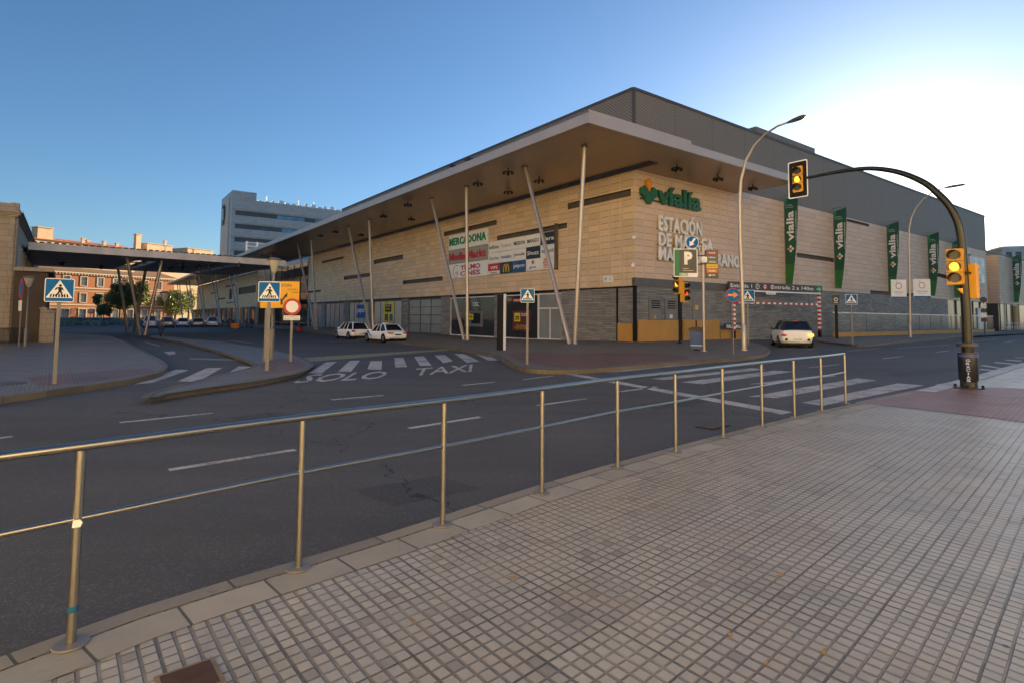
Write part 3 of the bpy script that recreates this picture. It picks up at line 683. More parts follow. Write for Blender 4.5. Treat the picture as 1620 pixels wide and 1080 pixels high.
# lower storey, right facade
rw = MB(); rw.box(.63, 5.1, .05, .5, -.3, 3.98); rw.box(5.5, vsh, .05, .5, -.3, 4.58); rw.build('slate_wall', M['slate'], st)
bm_ = MB(); bm_.box(.0, 14.2, -.02, .3, 3.985, 4.59); bm_.build('corner_beam', mat('grey beam metal', (.13, .12, .11), .5, .1, .1, 1.), st)
cp = MB(); cp.box(-.02, .2, -.02, .2, -.1, 3.98); cp.box(5.12, 5.45, -.06, .3, -.1, 3.98); cp.box(-.02, .1, 1.7, 1.85, -.1, 3.85); cp.build('corner_post', M['black'], st)
sh = MB(); sh.box(vend+.1, vport, 2.6, 2.7, 0, 13.0); sh.build('portal_back', M['dark'], st); sh = MB(); sh.box(vport+.1, vlast, .3, .4, 0, 4.58); sh.build('shop_glazing', M['glass_grey'], st); sh = MB(); sh.box(vsh+.1, vend, .25, .4, 0, 4.58)
o = sh.build('shop_glazing', mat('dull shop glass', (.15, .155, .15), .15, 0, .3, .3), st)
fr = MB()
for v_ in [vsh+.2+3.9*i for i in range(int((vend-vsh-.2)/3.9)+1)]+[vport+.2+4*i for i in range(4)]: fr = MB(); fr.box(v_-.1, v_+.1, .1, .24, 0, 4.58); fr.build('glazing_bar', M['darkgrey'], o)
for z_ in (4.6, 8.8, 12.9): fr = MB(); fr.box(vend+.12, vport-.05, 2.3, 2.58, z_-.1, z_+.1); fr.build('glazing_bar', M['darkgrey'], o)
d = MB(); d.box(vR(1547), vR(1556), .06, .22, .02, 3.6); d.build('door', M['white'], st)
d = MB(); d.box(vR(1606, 490), vR(1611, 490), -.05, .28, 0, 4.4); d.build('yellow_pier', M['yellow'], st)
d = MB(); d.box(vend+.15, vport-.1, 2.35, 2.5, 4.7, 12.8); d.build('entrance_glass', M['glass'], st)
# orange plinth panels and plant louvres near the corner
for a, b, h, y in ((0.25, 5.05, 1.45, -.12), (5.55, 10.4, 1.5, -.14), (10.55, 14.0, .72, -.12)):
    k = MB(); k.box(a, b, y, .04, -.15, h); k.build('orange_plinth', M['yellow'], st)
k = MB(); k.box(-.1, .02, .25, 1.65, -.25, 1.2); k.build('orange_plinth', M['yellow'], st)
for a, b in ((1.55, 2.9), (3.45, 4.75), (6.9, 8.9)):
    k = MB(); k.box(a, b, -.03, .06, 1.5, 3.1); o = k.build('louvre_panel', mat('grey cabinet', (.24, .22, .20), .5, .2, .08, 2.), st)
    k = MB()
    if a < 5:
        for i in range(4): k.box(a+.25, b-.1, -.06, -.035, 2.35+i*.17, 2.44+i*.17)
        k.build('louvre_slats', M['black'], o)
        k = MB(); k.prism([(a+.5, 1.6), (a+.8, 1.6), (a+.65, 1.9)] if a < 3 else [(a+.5, 1.6), (a+.85, 1.6), (a+.85, 1.9), (a+.5, 1.9)], -.045, -.035); k.build('warning_label', M['signyellow'] if a < 3 else M['white'], o)
    else:
        k.prism([(a+.3, 2.3), (a+.7, 2.3), (a+.7, 2.7), (a+.3, 2.7)], -.05, -.035); k.build('warning_label', M['signyellow'], o)
# dark entrance between the wings
en = MB(); en.box(3.0, 3.1, 79, 119.3, -.45, 12.7); en.box(3.1, 5, 79, 119.3, 12.0, 12.69); o = en.build('entrance_glass', M['glass'], st)
en = MB()
for k in range(9): en.box(2.9, 3.0, 79.2+k*5, 79.34+k*5, -.4, 12.6)
for z_ in (3.2, 6.4, 9.4): en.box(2.88, 2.99, 79.1, 119.2, z_, z_+.12)
en.build('mullions', M['darkgrey'], o)
en = MB(); en.box(-.6, 2.86, 84, 112, 4.3, 4.7); en.box(-.7, -.6, 84, 112, 4.2, 4.9); en.build('entrance_canopy', M['darkgrey'], st)
# lower storey of the far wing
for i in range(13): fw_ = MB(); fw_.box(.02, .5, 119.4+i*8, 120.6+i*8, -.5, 3.68); fw_.build('stone_pier', M['stucco'], st)
fg = MB(); fg.box(.2, .3, 119.5, 231, -.45, 3.68); o = fg.build('shop_front', M['glass'], st)
for i in range(24): fg = MB(); fg.box(.1, .19, 121.9+i*4, 122.1+i*4, -.45, 3.6); fg.build('glazing_bar', M['galv'], o)
# ------------------------------------------------ floodlights under the canopy
z6 = lambda x, y: (330+x*.4506, 150+y*.4506)
FL = [z6(1052, 270), z6(1160, 300), z6(945, 310), z6(1052, 340), z6(700, 385), z6(615, 425), z6(712, 435), z6(535, 490), z6(445, 480), z6(393, 493), (1071, 266), (1136, 282), (1191, 297)]
first = None
for q in FL:
    p = onz(q[0], q[1], 12.45)
    if first is None:
        first = thing('floodlight', 'small dark floodlight hanging under the brown canopy soffit', 'floodlight', (p.x, p.y, 12.45), 0, 'floodlights under the station canopy')
        b = MB(); b.lathe([(.05, -.02), (.05, .25)]); b.box(-.3, .3, -.03, .03, -.04, .04); b.box(-.03, .03, -.3, .3, -.041, .041); b.build('bracket', M['black'], first)
        b = MB()
        for a_, b_ in ((-.3, 0), (.3, 0), (0, -.3), (0, .3)): b.lathe([(.07, -.2), (.13, -.1), (.12, .0), (.05, .05)], (a_, b_, -.04), 12)
        b.build('lamp_head', M['dark'], first)
    else:
        c = dup(first); c.location = (p.x, p.y, 12.45)

# ================================================================== signs on the facade
def logo(parent, cx, cz, s, y0, y1, mats, name='emblem'):
    """four petals set in a diamond; mats = top, left, right, bottom"""
    for i, (dx, dz) in enumerate(((0, .5), (-.5, 0), (.5, 0), (0, -.5))):
        b = MB(); x, z = cx+dx*s*.98, cz+dz*s*.98; k = s*.46
        if i == 0: pts = [(x-k*.8, z+k*.7), (x, z+k*1.25), (x+k*.8, z+k*.7), (x, z-k)]
        elif i == 3: pts = [(x-k, z), (x, z+k), (x+k, z), (x+k*.3, z-k*.9), (x-k*.3, z-k*.9)]
        else:
            g = 1 if i == 2 else -1
            pts = [(x-g*k, z), (x, z+k), (x+g*k*.9, z+k*.5), (x+g*k*.9, z-k*.5), (x, z-k)]
        b.prism(pts, y0, y1); b.build(name, mats[i], parent)
vs = thing('shop_centre_sign', 'big green raised lettering with a green and orange petal emblem high on the wall', 'sign', S(0, 0, 0), SROT)
logo(vs, 1.35, 11.1, 1.0, -.34, -.10, [M['orange'], M['green_letter'], M['green_letter'], M['green_letter']])
text('víalía', 2.35, 10.38, 5.45, 1.5, -.34, 'lettering', M['green_letter'], vs, .24, .03)
b = MB(); b.box(.6, 7.6, -.10, -.01, 10.55, 10.65); b.build('mounting_rail', M['darkgrey'], vs)
ss_ = thing('station_name_sign', 'pale raised capital letters in three lines below the green lettering', 'sign', S(0, 0, 0), SROT)
text('ESTACIÓN', 2.46, 8.28, 5.4, 1.5, -.32, 'lettering', M['letter'], ss_, .12, .028, sp=1.14)
text('DE MÁLAGA', 2.46, 7.12, 6.95, 1.32, -.32, 'lettering', M['letter'], ss_, .12, .028, sp=1.14)
text('MARÍA ZAMBRANO', 2.45, 6.02, 10.9, 1.3, -.32, 'lettering', M['letter'], ss_, .12, .028, sp=1.14)
b = MB()
for z_ in (8.45, 7.25, 6.15): b.box(2.5, 7.6, -.10, -.01, z_, z_+.06)
b.build('mounting_rail', M['darkgrey'], ss_)
LROT = SROT - R(90)
tb = thing('tenant_sign_board', 'board of white, black and coloured shop panels mounted on the long facade', 'sign board', S(-.03, 27.05, 0), LROT)
def panel(x0, x1, z0, z1, ma, y=-.14): 
    b = MB(); b.box(x0, x1, y, -.02, z0, z1); return b.build('sign_panel', ma, tb)
pb = panel(0, 7.85, 9.0, 10.62, M['signwhite']); text('MERCADONA', .25, 9.45, 7.3, .85, -.22, 'lettering', mat('grocer green', (.0, .24, .13), .4), pb, .07, .025, sp=1.1)
pb = panel(0, 7.85, 7.42, 8.95, mat('grey gradient panel', (.36, .35, .32), .5)); text('Media Markt', .3, 7.75, 7.2, .85, -.22, 'lettering', M['red'], pb, .07, .025, sp=1.08)
pb = panel(0, 7.85, 5.8, 7.37, M['signwhite']); mg = mat('cinema magenta', (.48, .03, .07), .4)
text('YELMO', 2.6, 6.62, 3.9, .55, -.16, 'lettering', mg, pb, .015, .035); text('CINES', 2.6, 5.98, 3.9, .52, -.16, 'lettering', mg, pb, .015, .035)
b = MB(); b.ring(1.75, 6.55, .68, .62, -.16, -.145, 60, 300, 24); b.build('emblem', mg, pb)
for r0_, r1_ in ((.3, .24), (.16, .1)): b = MB(); b.ring(1.75, 6.35, r0_, r1_, -.16, -.145, -70, 70, 10); b.build('emblem', mg, pb)
b = MB(); b.disc(1.6, 6.32, .08, -.16, -.145); b.build('emblem', mg, pb)
cw = (18.3-7.95)/5; rh = (9.12-5.8)/3
K = M['black']; Wt = M['signwhite']
cells = [[('lefties', Wt, K), ('Primavera', Wt, mat('faint beige', (.6, .5, .42), .5)), ('MISSION', Wt, K), ('MANGO', Wt, K), ('sfera', M['dark'], Wt)],
         [('Stories', Wt, mat('mid grey', (.2, .2, .2), .5)), ('misako', Wt, M['blue']), ('yvoulis', Wt, K), ('Shuzz', M['dark'], Wt), ('women secret', Wt, mat('mid grey', (.2, .2, .2), .5))],
         [('VIPS', M['red'], Wt), (None, mat('dark green panel', (.03, .06, .045), .5), None), ('pepco', mat('blue violet panel', (.02, .10, .33), .4, 0, .5, .4), Wt), ('ginos', Wt, M['red']), ('BURGER', Wt, mat('flame orange', (.75, .16, .02), .5))]]
for r_ in range(3):
    for c_ in range(5):
        s_, ma, tm = cells[r_][c_]; x0 = 7.95+c_*cw; z0 = 9.12-(r_+1)*rh
        pb = panel(x0+.02, x0+cw-.02, z0+.02, z0+rh-.02, ma)
        if s_ and s_ not in ('VIPS', 'ginos', 'BURGER'): text(s_, x0+.2, z0+.36, cw-.4, .36, -.155, 'lettering', tm, pb, .012, .012)
        if s_ == 'VIPS':
            text('VIPS', x0+.4, z0+.55, cw-.8, .3, -.155, 'lettering', Wt, pb, .012, .02)
            b = MB(); b.box(x0+.04, x0+cw-.04, -.150, -.141, z0+.04, z0+.38); b.build('label_strip', Wt, pb); text('Smart', x0+.5, z0+.1, cw-1, .2, -.162, 'lettering', K, pb, .01)
        if s_ == 'ginos':
            b = MB(); pts = []
            for i in range(10): a_ = R(90+36*i); q = .26 if i % 2 == 0 else .11; pts.append((x0+cw/2+q*math.cos(a_), z0+.78+q*math.sin(a_)))
            b.prism(pts, -.155, -.141); b.build('star', M['red'], pb); text('ginos', x0+.55, z0+.15, cw-1.1, .3, -.155, 'lettering', K, pb, .012)
        if s_ == 'BURGER':
            b = MB()
            b.prism([(x0+.75+.3*math.cos(R(t)), z0+.78+.22*math.sin(R(t))) for t in range(0, 181, 20)], -.155, -.141); b.prism(rrect(x0+.45, x0+1.05, z0+.15, z0+.26, .04), -.155, -.141)
            b.build('bun', M['orange'], pb); text('BURGER', x0+.42, z0+.54, .66, .18, -.156, 'lettering', M['red'], pb, .01, .02); text('KING', x0+.5, z0+.31, .5, .18, -.156, 'lettering', M['red'], pb, .01, .02)
        if s_ is None:
            b = MB(); cx = x0+cw/2
            for g in (-1, 1):
                o_ = []; i_ = []
                for k in range(13):
                    t = R(180*k/12); o_.append((cx+g*.22+.27*math.cos(t), z0+.15+.78*math.sin(t))); i_.append((cx+g*.22+.15*math.cos(t), z0+.15+.66*math.sin(t)))
                for k in range(12): b.prism([o_[k], o_[k+1], i_[k+1], i_[k]], -.155, -.141)
            b.build('emblem', mat('arch yellow', (.85, .52, .0), .4), pb)
b = MB(); b.box(18.32, 18.5, -.3, -.02, 5.7, 9.7); b.build('board_frame', M['brownslot'], tb)
# small things inside the shop fronts
def onbay(key, x0, x1, z0, z1, ma, name='poster'):
    # x measured as u along the facade
    b = MB(); b.box(.135, .155, x0, x1, z0, z1); return b.build(name, ma, bo[key])
def bay_text(s, u1, z, wid, hei, ma, key, x=.12):
    o = text(s, 0, 0, wid, hei, 0, 'lettering', ma, bo[key], .01, .02)
    for v in o.data.vertices: a, y, c = v.co; v.co = (x+y, u1-a, z+c)
onbay('sale4', 41.9, 45.2, .9, 3.5, mat('poster yellow', (.72, .64, .02), .5)); onbay('sale4', 42.6, 44.5, 2.2, 3.2, M['black']).data.transform(Matrix.Translation((-.02, 0, 0)))
bay_text('BLACK', 44.3, 2.9, 1.5, .22, M['white'], 'sale4', .105); bay_text('SALE', 44.2, 2.45, 1.3, .3, mat('poster yellow', (.72, .64, .02), .5), 'sale4', .105)
for a_, m_ in ((44.6, M['brownslot']), (43.1, mat('poster blue', (.03, .12, .2), .5))): onbay('sale4', a_-1., a_, 1.0, 1.9, m_).data.transform(Matrix.Translation((-.02, 0, 0)))
onbay('pepco5', 51.5, 55.0, 1.3, 3.3, M['blue']); bay_text('pepco', 54.7, 1.9, 2.8, .8, M['white'], 'pepco5')
bay_text('USC', 22.3, 2.7, 1.2, .45, M['white'], 'usc2')
onbay('usc2', 20.4, 23.9, .6, 2.2, mat('shop interior grey', (.16, .16, .16), .5)); onbay('usc2', 20.9, 22.6, .9, 2.0, M['black']).data.transform(Matrix.Translation((-.02, 0, 0)))
onbay('usc2', 22.2, 23.4, 1.3, 1.9, mat('poster yellow', (.72, .64, .02), .5)).data.transform(Matrix.Translation((-.03, 0, 0))); bay_text('50%', 23.2, 1.45, .9, .3, M['black'], 'usc2', .095)
onbay('sfera1', 12.6, 15.3, .35, 2.2, mat('poster dark red', (.14, .02, .02), .5)); onbay('sfera1', 14.1, 15.0, 1.2, 2.0, mat('poster yellow', (.72, .64, .02), .5)).data.transform(Matrix.Translation((-.02, 0, 0)))
bay_text('20%', 14.9, 1.35, .7, .4, M['black'], 'sfera1', .1); bay_text('DAYS', 13.9, 1.7, 1.0, .3, M['white'], 'sfera1', .12); bay_text('-50%', 15.0, .5, 1.9, .4, mat('poster gold', (.5, .33, .05), .5), 'sfera1', .12)
onbay('sfera1', 14.0, 15.2, 3.05, 3.35, M['red']); bay_text('SALE', 15.1, 3.1, 1.0, .2, M['white'], 'sfera1')

# hanging vertical banners along the side street
def banner(v, first=None):
    if first: c = dup(first); c.location = S(v, -.05, 0); return c
    r_ = thing('banner', 'x', 'banner', S(v, -.05, 0), LROT, 'green banners along the side street wall')
    W = 1.32
    pts = [(.02, 5.0), (.62, 4.95)]+[(.62+(W-.62)*math.sin(R(90)*(i/10))**.9, 4.95+(13.3-4.95)*(i/10)) for i in range(1, 11)]+[(W, 13.55), (.02, 13.2)]
    b = MB(); b.prism(pts, -.012, .012); cl_ = b.build('cloth', M['green'], r_)
    b = MB(); b.prism([(.03, 5.03), (.60, 4.99), (.84, 6.9), (.03, 6.9)], -.016, -.0125); b.build('bright_green_foot', mat('bright green', (.02, .16, .03), .5), cl_)
    b = MB(); b.prism([(.03, 12.3), (.03, 13.17), (.35, 13.26), (.1, 12.3)], -.016, -.0125); b.build('green_corner', mat('sea green', (.02, .20, .10), .5), cl_)
    b = MB(); b.box(-.03, W, -.03, .03, 13.56, 13.62); b.box(-.03, .64, -.03, .03, 4.9, 4.95); b.box(-.03, .01, -.02, .02, 4.95, 13.5); b.build('bracket_arm', M['galv'], r_)
    o = text('vialia', 0, 0, 2.9, .74, -.02, 'lettering', M['white'], cl_, .006, .03)
    for q in o.data.vertices: a, y, c = q.co; q.co = (.90-c, y, 9.1+a)
    o = text('CENTRO COMERCIAL', 0, 0, 2.9, .14, -.02, 'lettering', M['white'], cl_, .006, .0)
    for q in o.data.vertices: a, y, c = q.co; q.co = (1.18-c, y, 9.1+a)
    text('TU CENTRO', .2, 12.55, .6, .1, -.02, 'lettering', M['white'], cl_, .006); text('en la estación', .2, 12.35, .7, .1, -.02, 'lettering', M['white'], cl_, .006)
    for i, (dx, dz) in enumerate(((-.19, 0), (0, .21), (0, -.21), (.19, 0))):
        b = MB(); k = .14; b.prism([(.55+dx-k, 8.35+dz), (.55+dx, 8.35+dz+k*1.15), (.55+dx+k, 8.35+dz), (.55+dx, 8.35+dz-k*1.15)], -.02, -.013); b.build('emblem', M['orange'] if i == 0 else M['white'], cl_)
    return r_
bn = banner(21.6); bn['label'] = 'green wall banner below the arched mast\'s far signal, nearest to the building corner'
for v, l in ((31.9, 'second green wall banner from the corner, left of a dark slot in the wall'), (46.0, 'green wall banner just left of the far street lamp and its notices'), (59.7, 'green wall banner just right of the far street lamp'), (69.7, 'green wall banner half hidden behind the yellow signal on the mast'), (101.6, 'small far green banner at the right end of the facade beyond the dark entrance')):
    c = banner(v, bn); c['label'] = l
# cctv cameras, wall plate
cc = thing('security_camera', 'white dome security camera lowest on the building corner', 'security camera', S(-.02, -.02, 5.45), SROT, 'cameras on the building corner')
b = MB(); b.box(-.25, .0, -.06, .06, .1, .22); b.build('bracket', M['white'], cc); b = MB(); b.lathe([(.13, .1), (.15, .0), (.10, -.12), (.03, -.16)], (-.28, -.05, 0), 16); b.build('dome', M['letter'], cc, True)
c2 = dup(cc); c2.location = S(.05, -.06, 7.5); c2['label'] = 'dome security camera higher up on the building corner'
wp = thing('wall_plate', 'small white notice plate on the sandstone near the corner above the slate', 'notice', S(-.04, 3.2, 4.35), LROT)
b = MB(); b.prism(rrect(0, 1.05, 0, .5, .03), -.02, .02); b.build('plate', M['letter'], wp); text('P  i', .2, .12, .6, .25, -.03, 'lettering', M['darkgrey'], wp, .006)
# poster board far along the side street
pt = thing('poster_board', 'framed white poster board on the far end of the side street facade', 'poster board', S(vR(1534, 430), -.04, 0), SROT)
vw = vR(1556, 430)-vR(1534, 430)
b = MB(); b.box(0, vw, -.1, 0, 7.6, 11.6); b.build('frame', M['letter'], pt)
for i in range(4):
    for j in range(3): b = MB(); b.box(.3+i*(vw-.4)/4, .1+(i+1)*(vw-.4)/4, -.12, -.105, 7.8+j*1.25, 8.9+j*1.25); b.build('sign_panel', M['glass_grey'] if (i+j) % 2 else M['white'], pt)
es = thing('entrance_sign', 'pale stacked lettering inside the dark glazed entrance at the far end', 'sign', S(vend+.6, 2.2, 0), SROT)
for i, s in enumerate(('vialia', 'ESTACIÓN', 'DE MÁLAGA', 'MARÍA ZAMBRANO')): text(s, .2, 9.9-i*.95, 3.5 if i < 3 else 5., .7, -.06, 'lettering', M['letter'], es, .05, .02)
# pigeons
for i, (x, y, l) in enumerate(((730, 247, 'small dark bird perched on the canopy edge, right of the other bird'), (706, 256, 'small dark bird perched on the canopy edge, left of the other bird'))):
    p = SM.inverted() @ onp(x, y, S(-9.9, 0), VD); q = S(-9.3, p.y, 13.5)
    if i == 0:
        b = MB(); vs_ = [(-.34, .02), (-.16, .07), (0, .13), (.12, .12), (.2, .16), (.26, .17), (.32, .13)]
        b.tube([(x_, 0, z_+.04) for x_, z_ in vs_], [.01, .05, .1, .09, .05, .055, .008], 10)
        b.bar((.02, .03, .1), (.02, .03, -.05), .015, .015); b.bar((.02, -.03, .1), (.02, -.03, -.05), .015, .015)
        bd = b.build('pigeon', M['dark'], None, True); tag(bd, l, 'bird', 'birds on the canopy')
    else: bd = bd.copy(); COL.objects.link(bd); bd['label'] = l
    bd.location = q; bd.rotation_euler = (0, 0, .4+i*2); bd.scale = (1.5,)*3

# ================================================================== plaza canopy
F0 = onz(50, 395, 7.0); F1 = onz(452, 421.5, 7.0)
pdir = (F1-F0); plen = pdir.to_2d().length; pang = math.atan2(pdir.y, pdir.x)
pc = thing('plaza_canopy', 'low grey flat canopy on crossed slanting columns spanning the plaza', 'canopy', (F0.x, F0.y, 0), pang)
PI_ = (Matrix.Translation((F0.x, F0.y, 0)) @ Matrix.Rotation(pang, 4, 'Z')).inverted()
DEP = 20.5
sk = []
for q in (((211, 414), (240, 414), (200, 427)), ((345, 423), (371, 420), (331, 433))):
    a = PI_ @ onz(*q[0], 7); b = PI_ @ onz(*q[1], 7); c = PI_ @ onz(*q[2], 7)
    sk.append((a.x, b.x+.4, max(.8, min(a.y, b.y)), min(DEP-1, c.y)))
mpS = lambda s, z, d: (s, z, 7.0+d)
b = MB(); wall_holes(b, 0, plen, 0, DEP, sk, mpS, .3)
# drop the closing faces of the skylight holes
b.f2 = []
keep = [i for i, f in enumerate(b.f) if not (b.mi[i] == 1 and all(abs(b.v[k][2]-7.3) < 1e-6 for k in f))]
b.f = [b.f[i] for i in keep]; b.mi = [0 for i in keep]
b.build('canopy_soffit', mat('dark grey soffit panel', (.42, .34, .28), .45, .1, .12, .4), pc)
b = MB(); wall_holes(b, 0, plen, 0, DEP, sk, lambda s, z, d: (s, z, 7.58+d), .01)
keep = [i for i in range(len(b.f)) if b.mi[i] == 0]; b.f = [b.f[i] for i in keep]; b.mi = [0]*len(b.f); b.build('canopy_roof', M['galv'], pc)
for s in sk:
    b = MB(); b.box(s[0], s[1], s[2], s[3], 7.2, 7.23); o = b.build('skylight', M['clearglass'], pc)
    for k in range(1, 3): b = MB(); b.box(s[0], s[1], s[2]+(s[3]-s[2])*k/3-.06, s[2]+(s[3]-s[2])*k/3+.06, 7.1, 7.19); b.build('skylight_bar', M['dark'], o)
b = MB(); b.box(-.1, plen, -.12, 0, 6.97, 7.6); b.box(-.1, plen, DEP, DEP+.12, 6.97, 7.6); b.box(-.22, -.1, -.12, DEP+.12, 6.97, 7.6); b.build('canopy_fascia', mat('weathered grey fascia', (.66, .62, .59), .5, .2, .15, .8), pc)
b = MB()
for i in range(int(plen/.5)): b.box(i*.5, i*.5+.28, -.1, .6, 7.6, 7.72)
b.build('roof_ribs', M['darkgrey'], pc)
for (bx, by), (tx, ty), m_ in (((229, 530), (256, 413), 'column'), ((221, 530), (201.5, 408.6), 'column')):
    p = P(bx, by); t = onz(tx, ty, 7.0)
    b = MB(); b.tube([PI_ @ (p-Vector((0, 0, .03))), PI_ @ t], .15, 14); b.build('column', M['column'], pc, True)
for bq, (tx, ty) in (((-28.6, 53.5), (187, 427)), ((-28.0, 53.5), (231, 424))):
    p = S(bq[0], bq[1], -.45); t = onz(tx, ty, 7.0)
    b = MB(); b.tube([PI_ @ p, PI_ @ t], .15, 14); b.build('column', M['column'], pc, True)
fl = None
for q in ((98, 416), (160, 422), (270, 424), (285, 418), (290, 424), (315, 422), (330, 420), (378, 418)):
    p = onz(q[0], q[1], 6.75)
    if fl is None:
        fl = thing('downlight', 'small black downlight fixed under the low plaza canopy', 'downlight', (p.x, p.y, 6.75), 0, 'downlights under the plaza canopy')
        b = MB(); b.lathe([(.05, 0), (.05, .24)]); b.lathe([(.16, -.3), (.17, -.05), (.08, .02)]); b.build('lamp_head', M['dark'], fl)
        b = MB(); b.bar((-.35, 0, .03), (.35, 0, .03), .08, .08); b.build('bracket', M['black'], fl)
    else: c = dup(fl); c.location = (p.x, p.y, 6.75)

# ================================================================== old stone building at the left edge
ob_ = P(13, 541); AZL = R(-38.2); lrot = -AZL
lb = thing('stone_building', 'old pale limestone building with cornices and tall windows at the left edge', 'building', (ob_.x, ob_.y, 0), lrot)
HB = zat(336, ob_); HP = zat(323, ob_); LL = 44.0; z0 = -.45
LI = (Matrix.Translation((ob_.x, ob_.y, 0)) @ Matrix.Rotation(lrot, 4, 'Z')).inverted()
wy = [2.0+3.1*i for i in range(13)]
hl = [h for y in wy for h in ((y-.55, y+.55, .5, 3.1), (y-.5, y+.5, HB*.52+.1, HB*.52+2.1))]
hf = [h for x in (-3.2, -7, -11) for h in ((x-.6, x+.6, .5, 3.1), (x-.55, x+.55, HB*.52+.1, HB*.52+2.1))]
b = MB(); wall_holes(b, 0, LL, z0, HB, hl, lambda s, z, d: (-d, s, z), .3); wall_holes(b, -16, 0, z0, HB, hf, lambda s, z, d: (s, d, z), .3)
b.cur = 0; b.add([(-16, 0, z0), (-16, LL, z0), (-16, LL, HB), (-16, 0, HB)], [(0, 1, 2, 3)]); b.add([(-16, LL, z0), (0, LL, z0), (0, LL, HB), (-16, LL, HB)], [(0, 1, 2, 3)])
b.build('wall', [M['stucco'], M['glass']], lb)
b = MB(); b.box(-16, -.02, .02, LL, HB-.05, HB+.02); b.build('roof', M['brownroof'], lb)
b = MB()
for (z_, h_, o_) in ((HB*.50-.12, .14, .14), (HB*.50+.02, .10, .08), (HB-.34, .12, .14), (HB-.22, .12, .26), (HB-.10, .12, .40), (-.5, .95, .07)):
    b.box(-16, o_, -o_, .0, z_, z_+h_); b.box(.0, o_, .0, LL, z_, z_+h_)
b.build('cornice', M['stucco'], lb)
b = MB(); b.box(-16, .1, -.1, .25, HB+.02, HP); b.box(-.25, .1, .25, LL, HB+.02, HP-.1)
for y in (0, 4.6, 9.2, 18.4, 27.6): b.box(-.3, .16, y-.16 if y == 0 else y, y+.7, HB+.02, HP+.05)
b.build('parapet', M['stucco'], lb)
for y in wy:
    for (za, zb, hw) in ((.5, 3.1, .55), (HB*.52+.1, HB*.52+2.1, .5)):
        b = MB(); b.box(.0, .07, y-hw-.2, y-hw, za-.1, zb+.2); b.box(.0, .07, y+hw, y+hw+.2, za-.1, zb+.2); b.box(0, .09, y-hw, y+hw, zb, zb+.2); b.box(-.2, -.14, y-.04, y+.04, za, zb); b.box(-.2, -.14, y-hw, y+hw, (za+zb)/2-.03, (za+zb)/2+.03)
        b.build('window', M['creamw'], lb)
for x in (-3.2, -7):
    for (za, zb, hw) in ((.5, 3.1, .6), (HB*.52+.1, HB*.52+2.1, .55)):
        b = MB(); b.box(x-hw-.2, x-hw, -.07, 0, za-.1, zb+.2); b.box(x+hw, x+hw+.2, -.07, 0, za-.1, zb+.2); b.box(x-hw, x+hw, -.09, 0, zb, zb+.2); b.build('window', M['creamw'], lb)
b = MB()
for y in (.02, .9): b.box(.0, .12, y, y+.6, .45, HB-.4)
b.box(-.62, -.02, -.12, 0, .45, HB-.4); b.build('pilaster', M['stucco'], lb)
pr0 = LI @ P(41, 541); pr1 = LI @ P(70, 541)
b = MB(); b.box(.13, pr1.x, pr0.y, pr0.y+9, -.5, zat(430, P(60, 541))); b.build('porch', M['brown'], lb)
b = MB(); b.box(.13, pr1.x+.3, pr0.y-.3, pr0.y+9, zat(430, P(60, 541)), zat(424, P(60, 541))); b.build('porch_cornice', M['stucco'], lb)
fe = thing('iron_fence', 'thin black iron fence along the foot of the stone building at the left edge', 'fence', (0, 0, 0))
p0, p1 = P(-6, 543), P(35, 542.5); b = MB()
for z_ in (.12, 1.0): b.tube([p0+Vector((0, 0, z_)), p1+Vector((0, 0, z_))], .02, 6)
b.build('rail', M['black'], fe); b = MB()
for i in range(26): q = p0.lerp(p1, i/25); b.tube([q, q+Vector((0, 0, 1.05))], .015, 5)
b.build('bars', M['black'], fe)
# pale stone posts and a gate wall beside the porch
for i, (x, yt, yb, w_, l) in enumerate(((66, 487, 541, .35, 'narrow pale post directly right of the brown porch'), (76, 492, 541, .6, 'wider squat pale pier just left of the tall crossing sign pole'))):
    p = P(x, yb); b = MB(); h = zat(yt, p)
    b.box(-w_/2, w_/2, -w_/2, w_/2, -.05, h-p.z-.1); b.box(-w_/2-.05, w_/2+.05, -w_/2-.05, w_/2+.05, h-p.z-.1, h-p.z)
    b.lathe([(.02+w_*.3, 0), (w_*.3, .04), (.02, .12)], (0, 0, h-p.z), 10); o = b.build('gate_post', M['stucco'], None, bevel=.012); o.location = p; o.rotation_euler = (0, 0, SROT); tag(o, l, 'post')

# ================================================================== buildings beyond
def bldg_frame(px, D, az):
    r_ = ray(px, 500); p = CAM+r_*(D/r_.y); p.z = 0
    return Vector((p.x, p.y, 0)), R(90)-az    # local x runs along azimuth az
AZB = R(24)
BS = 1.55; pB = Vector((-118.0*BS, 117.0*BS, 0)); rotB = R(90)-AZB
bb = thing('brick_building', 'sunlit three storey orange brick building with pale string courses behind the trees', 'building', pB, rotB)
LB_ = 50.5; EZ = 11.5; BK = len(bpy.data.objects)
wins = []
s0 = 7.5+19.7-.5
for k in range(-6, 6):
    s = s0+3.85*k
    if 1 < s < LB_-1.5: wins.append(s)
hl = [h for s in wins for h in ((s-.7, s+.7, 8.6, 10.8), (s-.7, s+.7, 4.5, 6.7), (s-.8, s+.8, .2, 2.8))]
b = MB(); wall_holes(b, 0, LB_, -.6, EZ, hl, lambda s, z, d: (s, d, z), .25); b.cur = 0; b.box(0.01, LB_-.01, 14, 14.2, -.6, EZ)
b.add([(LB_, 0, -.6), (LB_, 14, -.6), (LB_, 14, EZ), (LB_, 0, EZ)], [(0, 1, 2, 3)]); b.add([(0, 0, -.6), (0, 14, -.6), (0, 14, EZ), (0, 0, EZ)], [(0, 1, 2, 3)])
b.build('wall', [M['brick'], mat('curtained window glass', (.34, .37, .40), .15, 0, .4, .35)], bb)
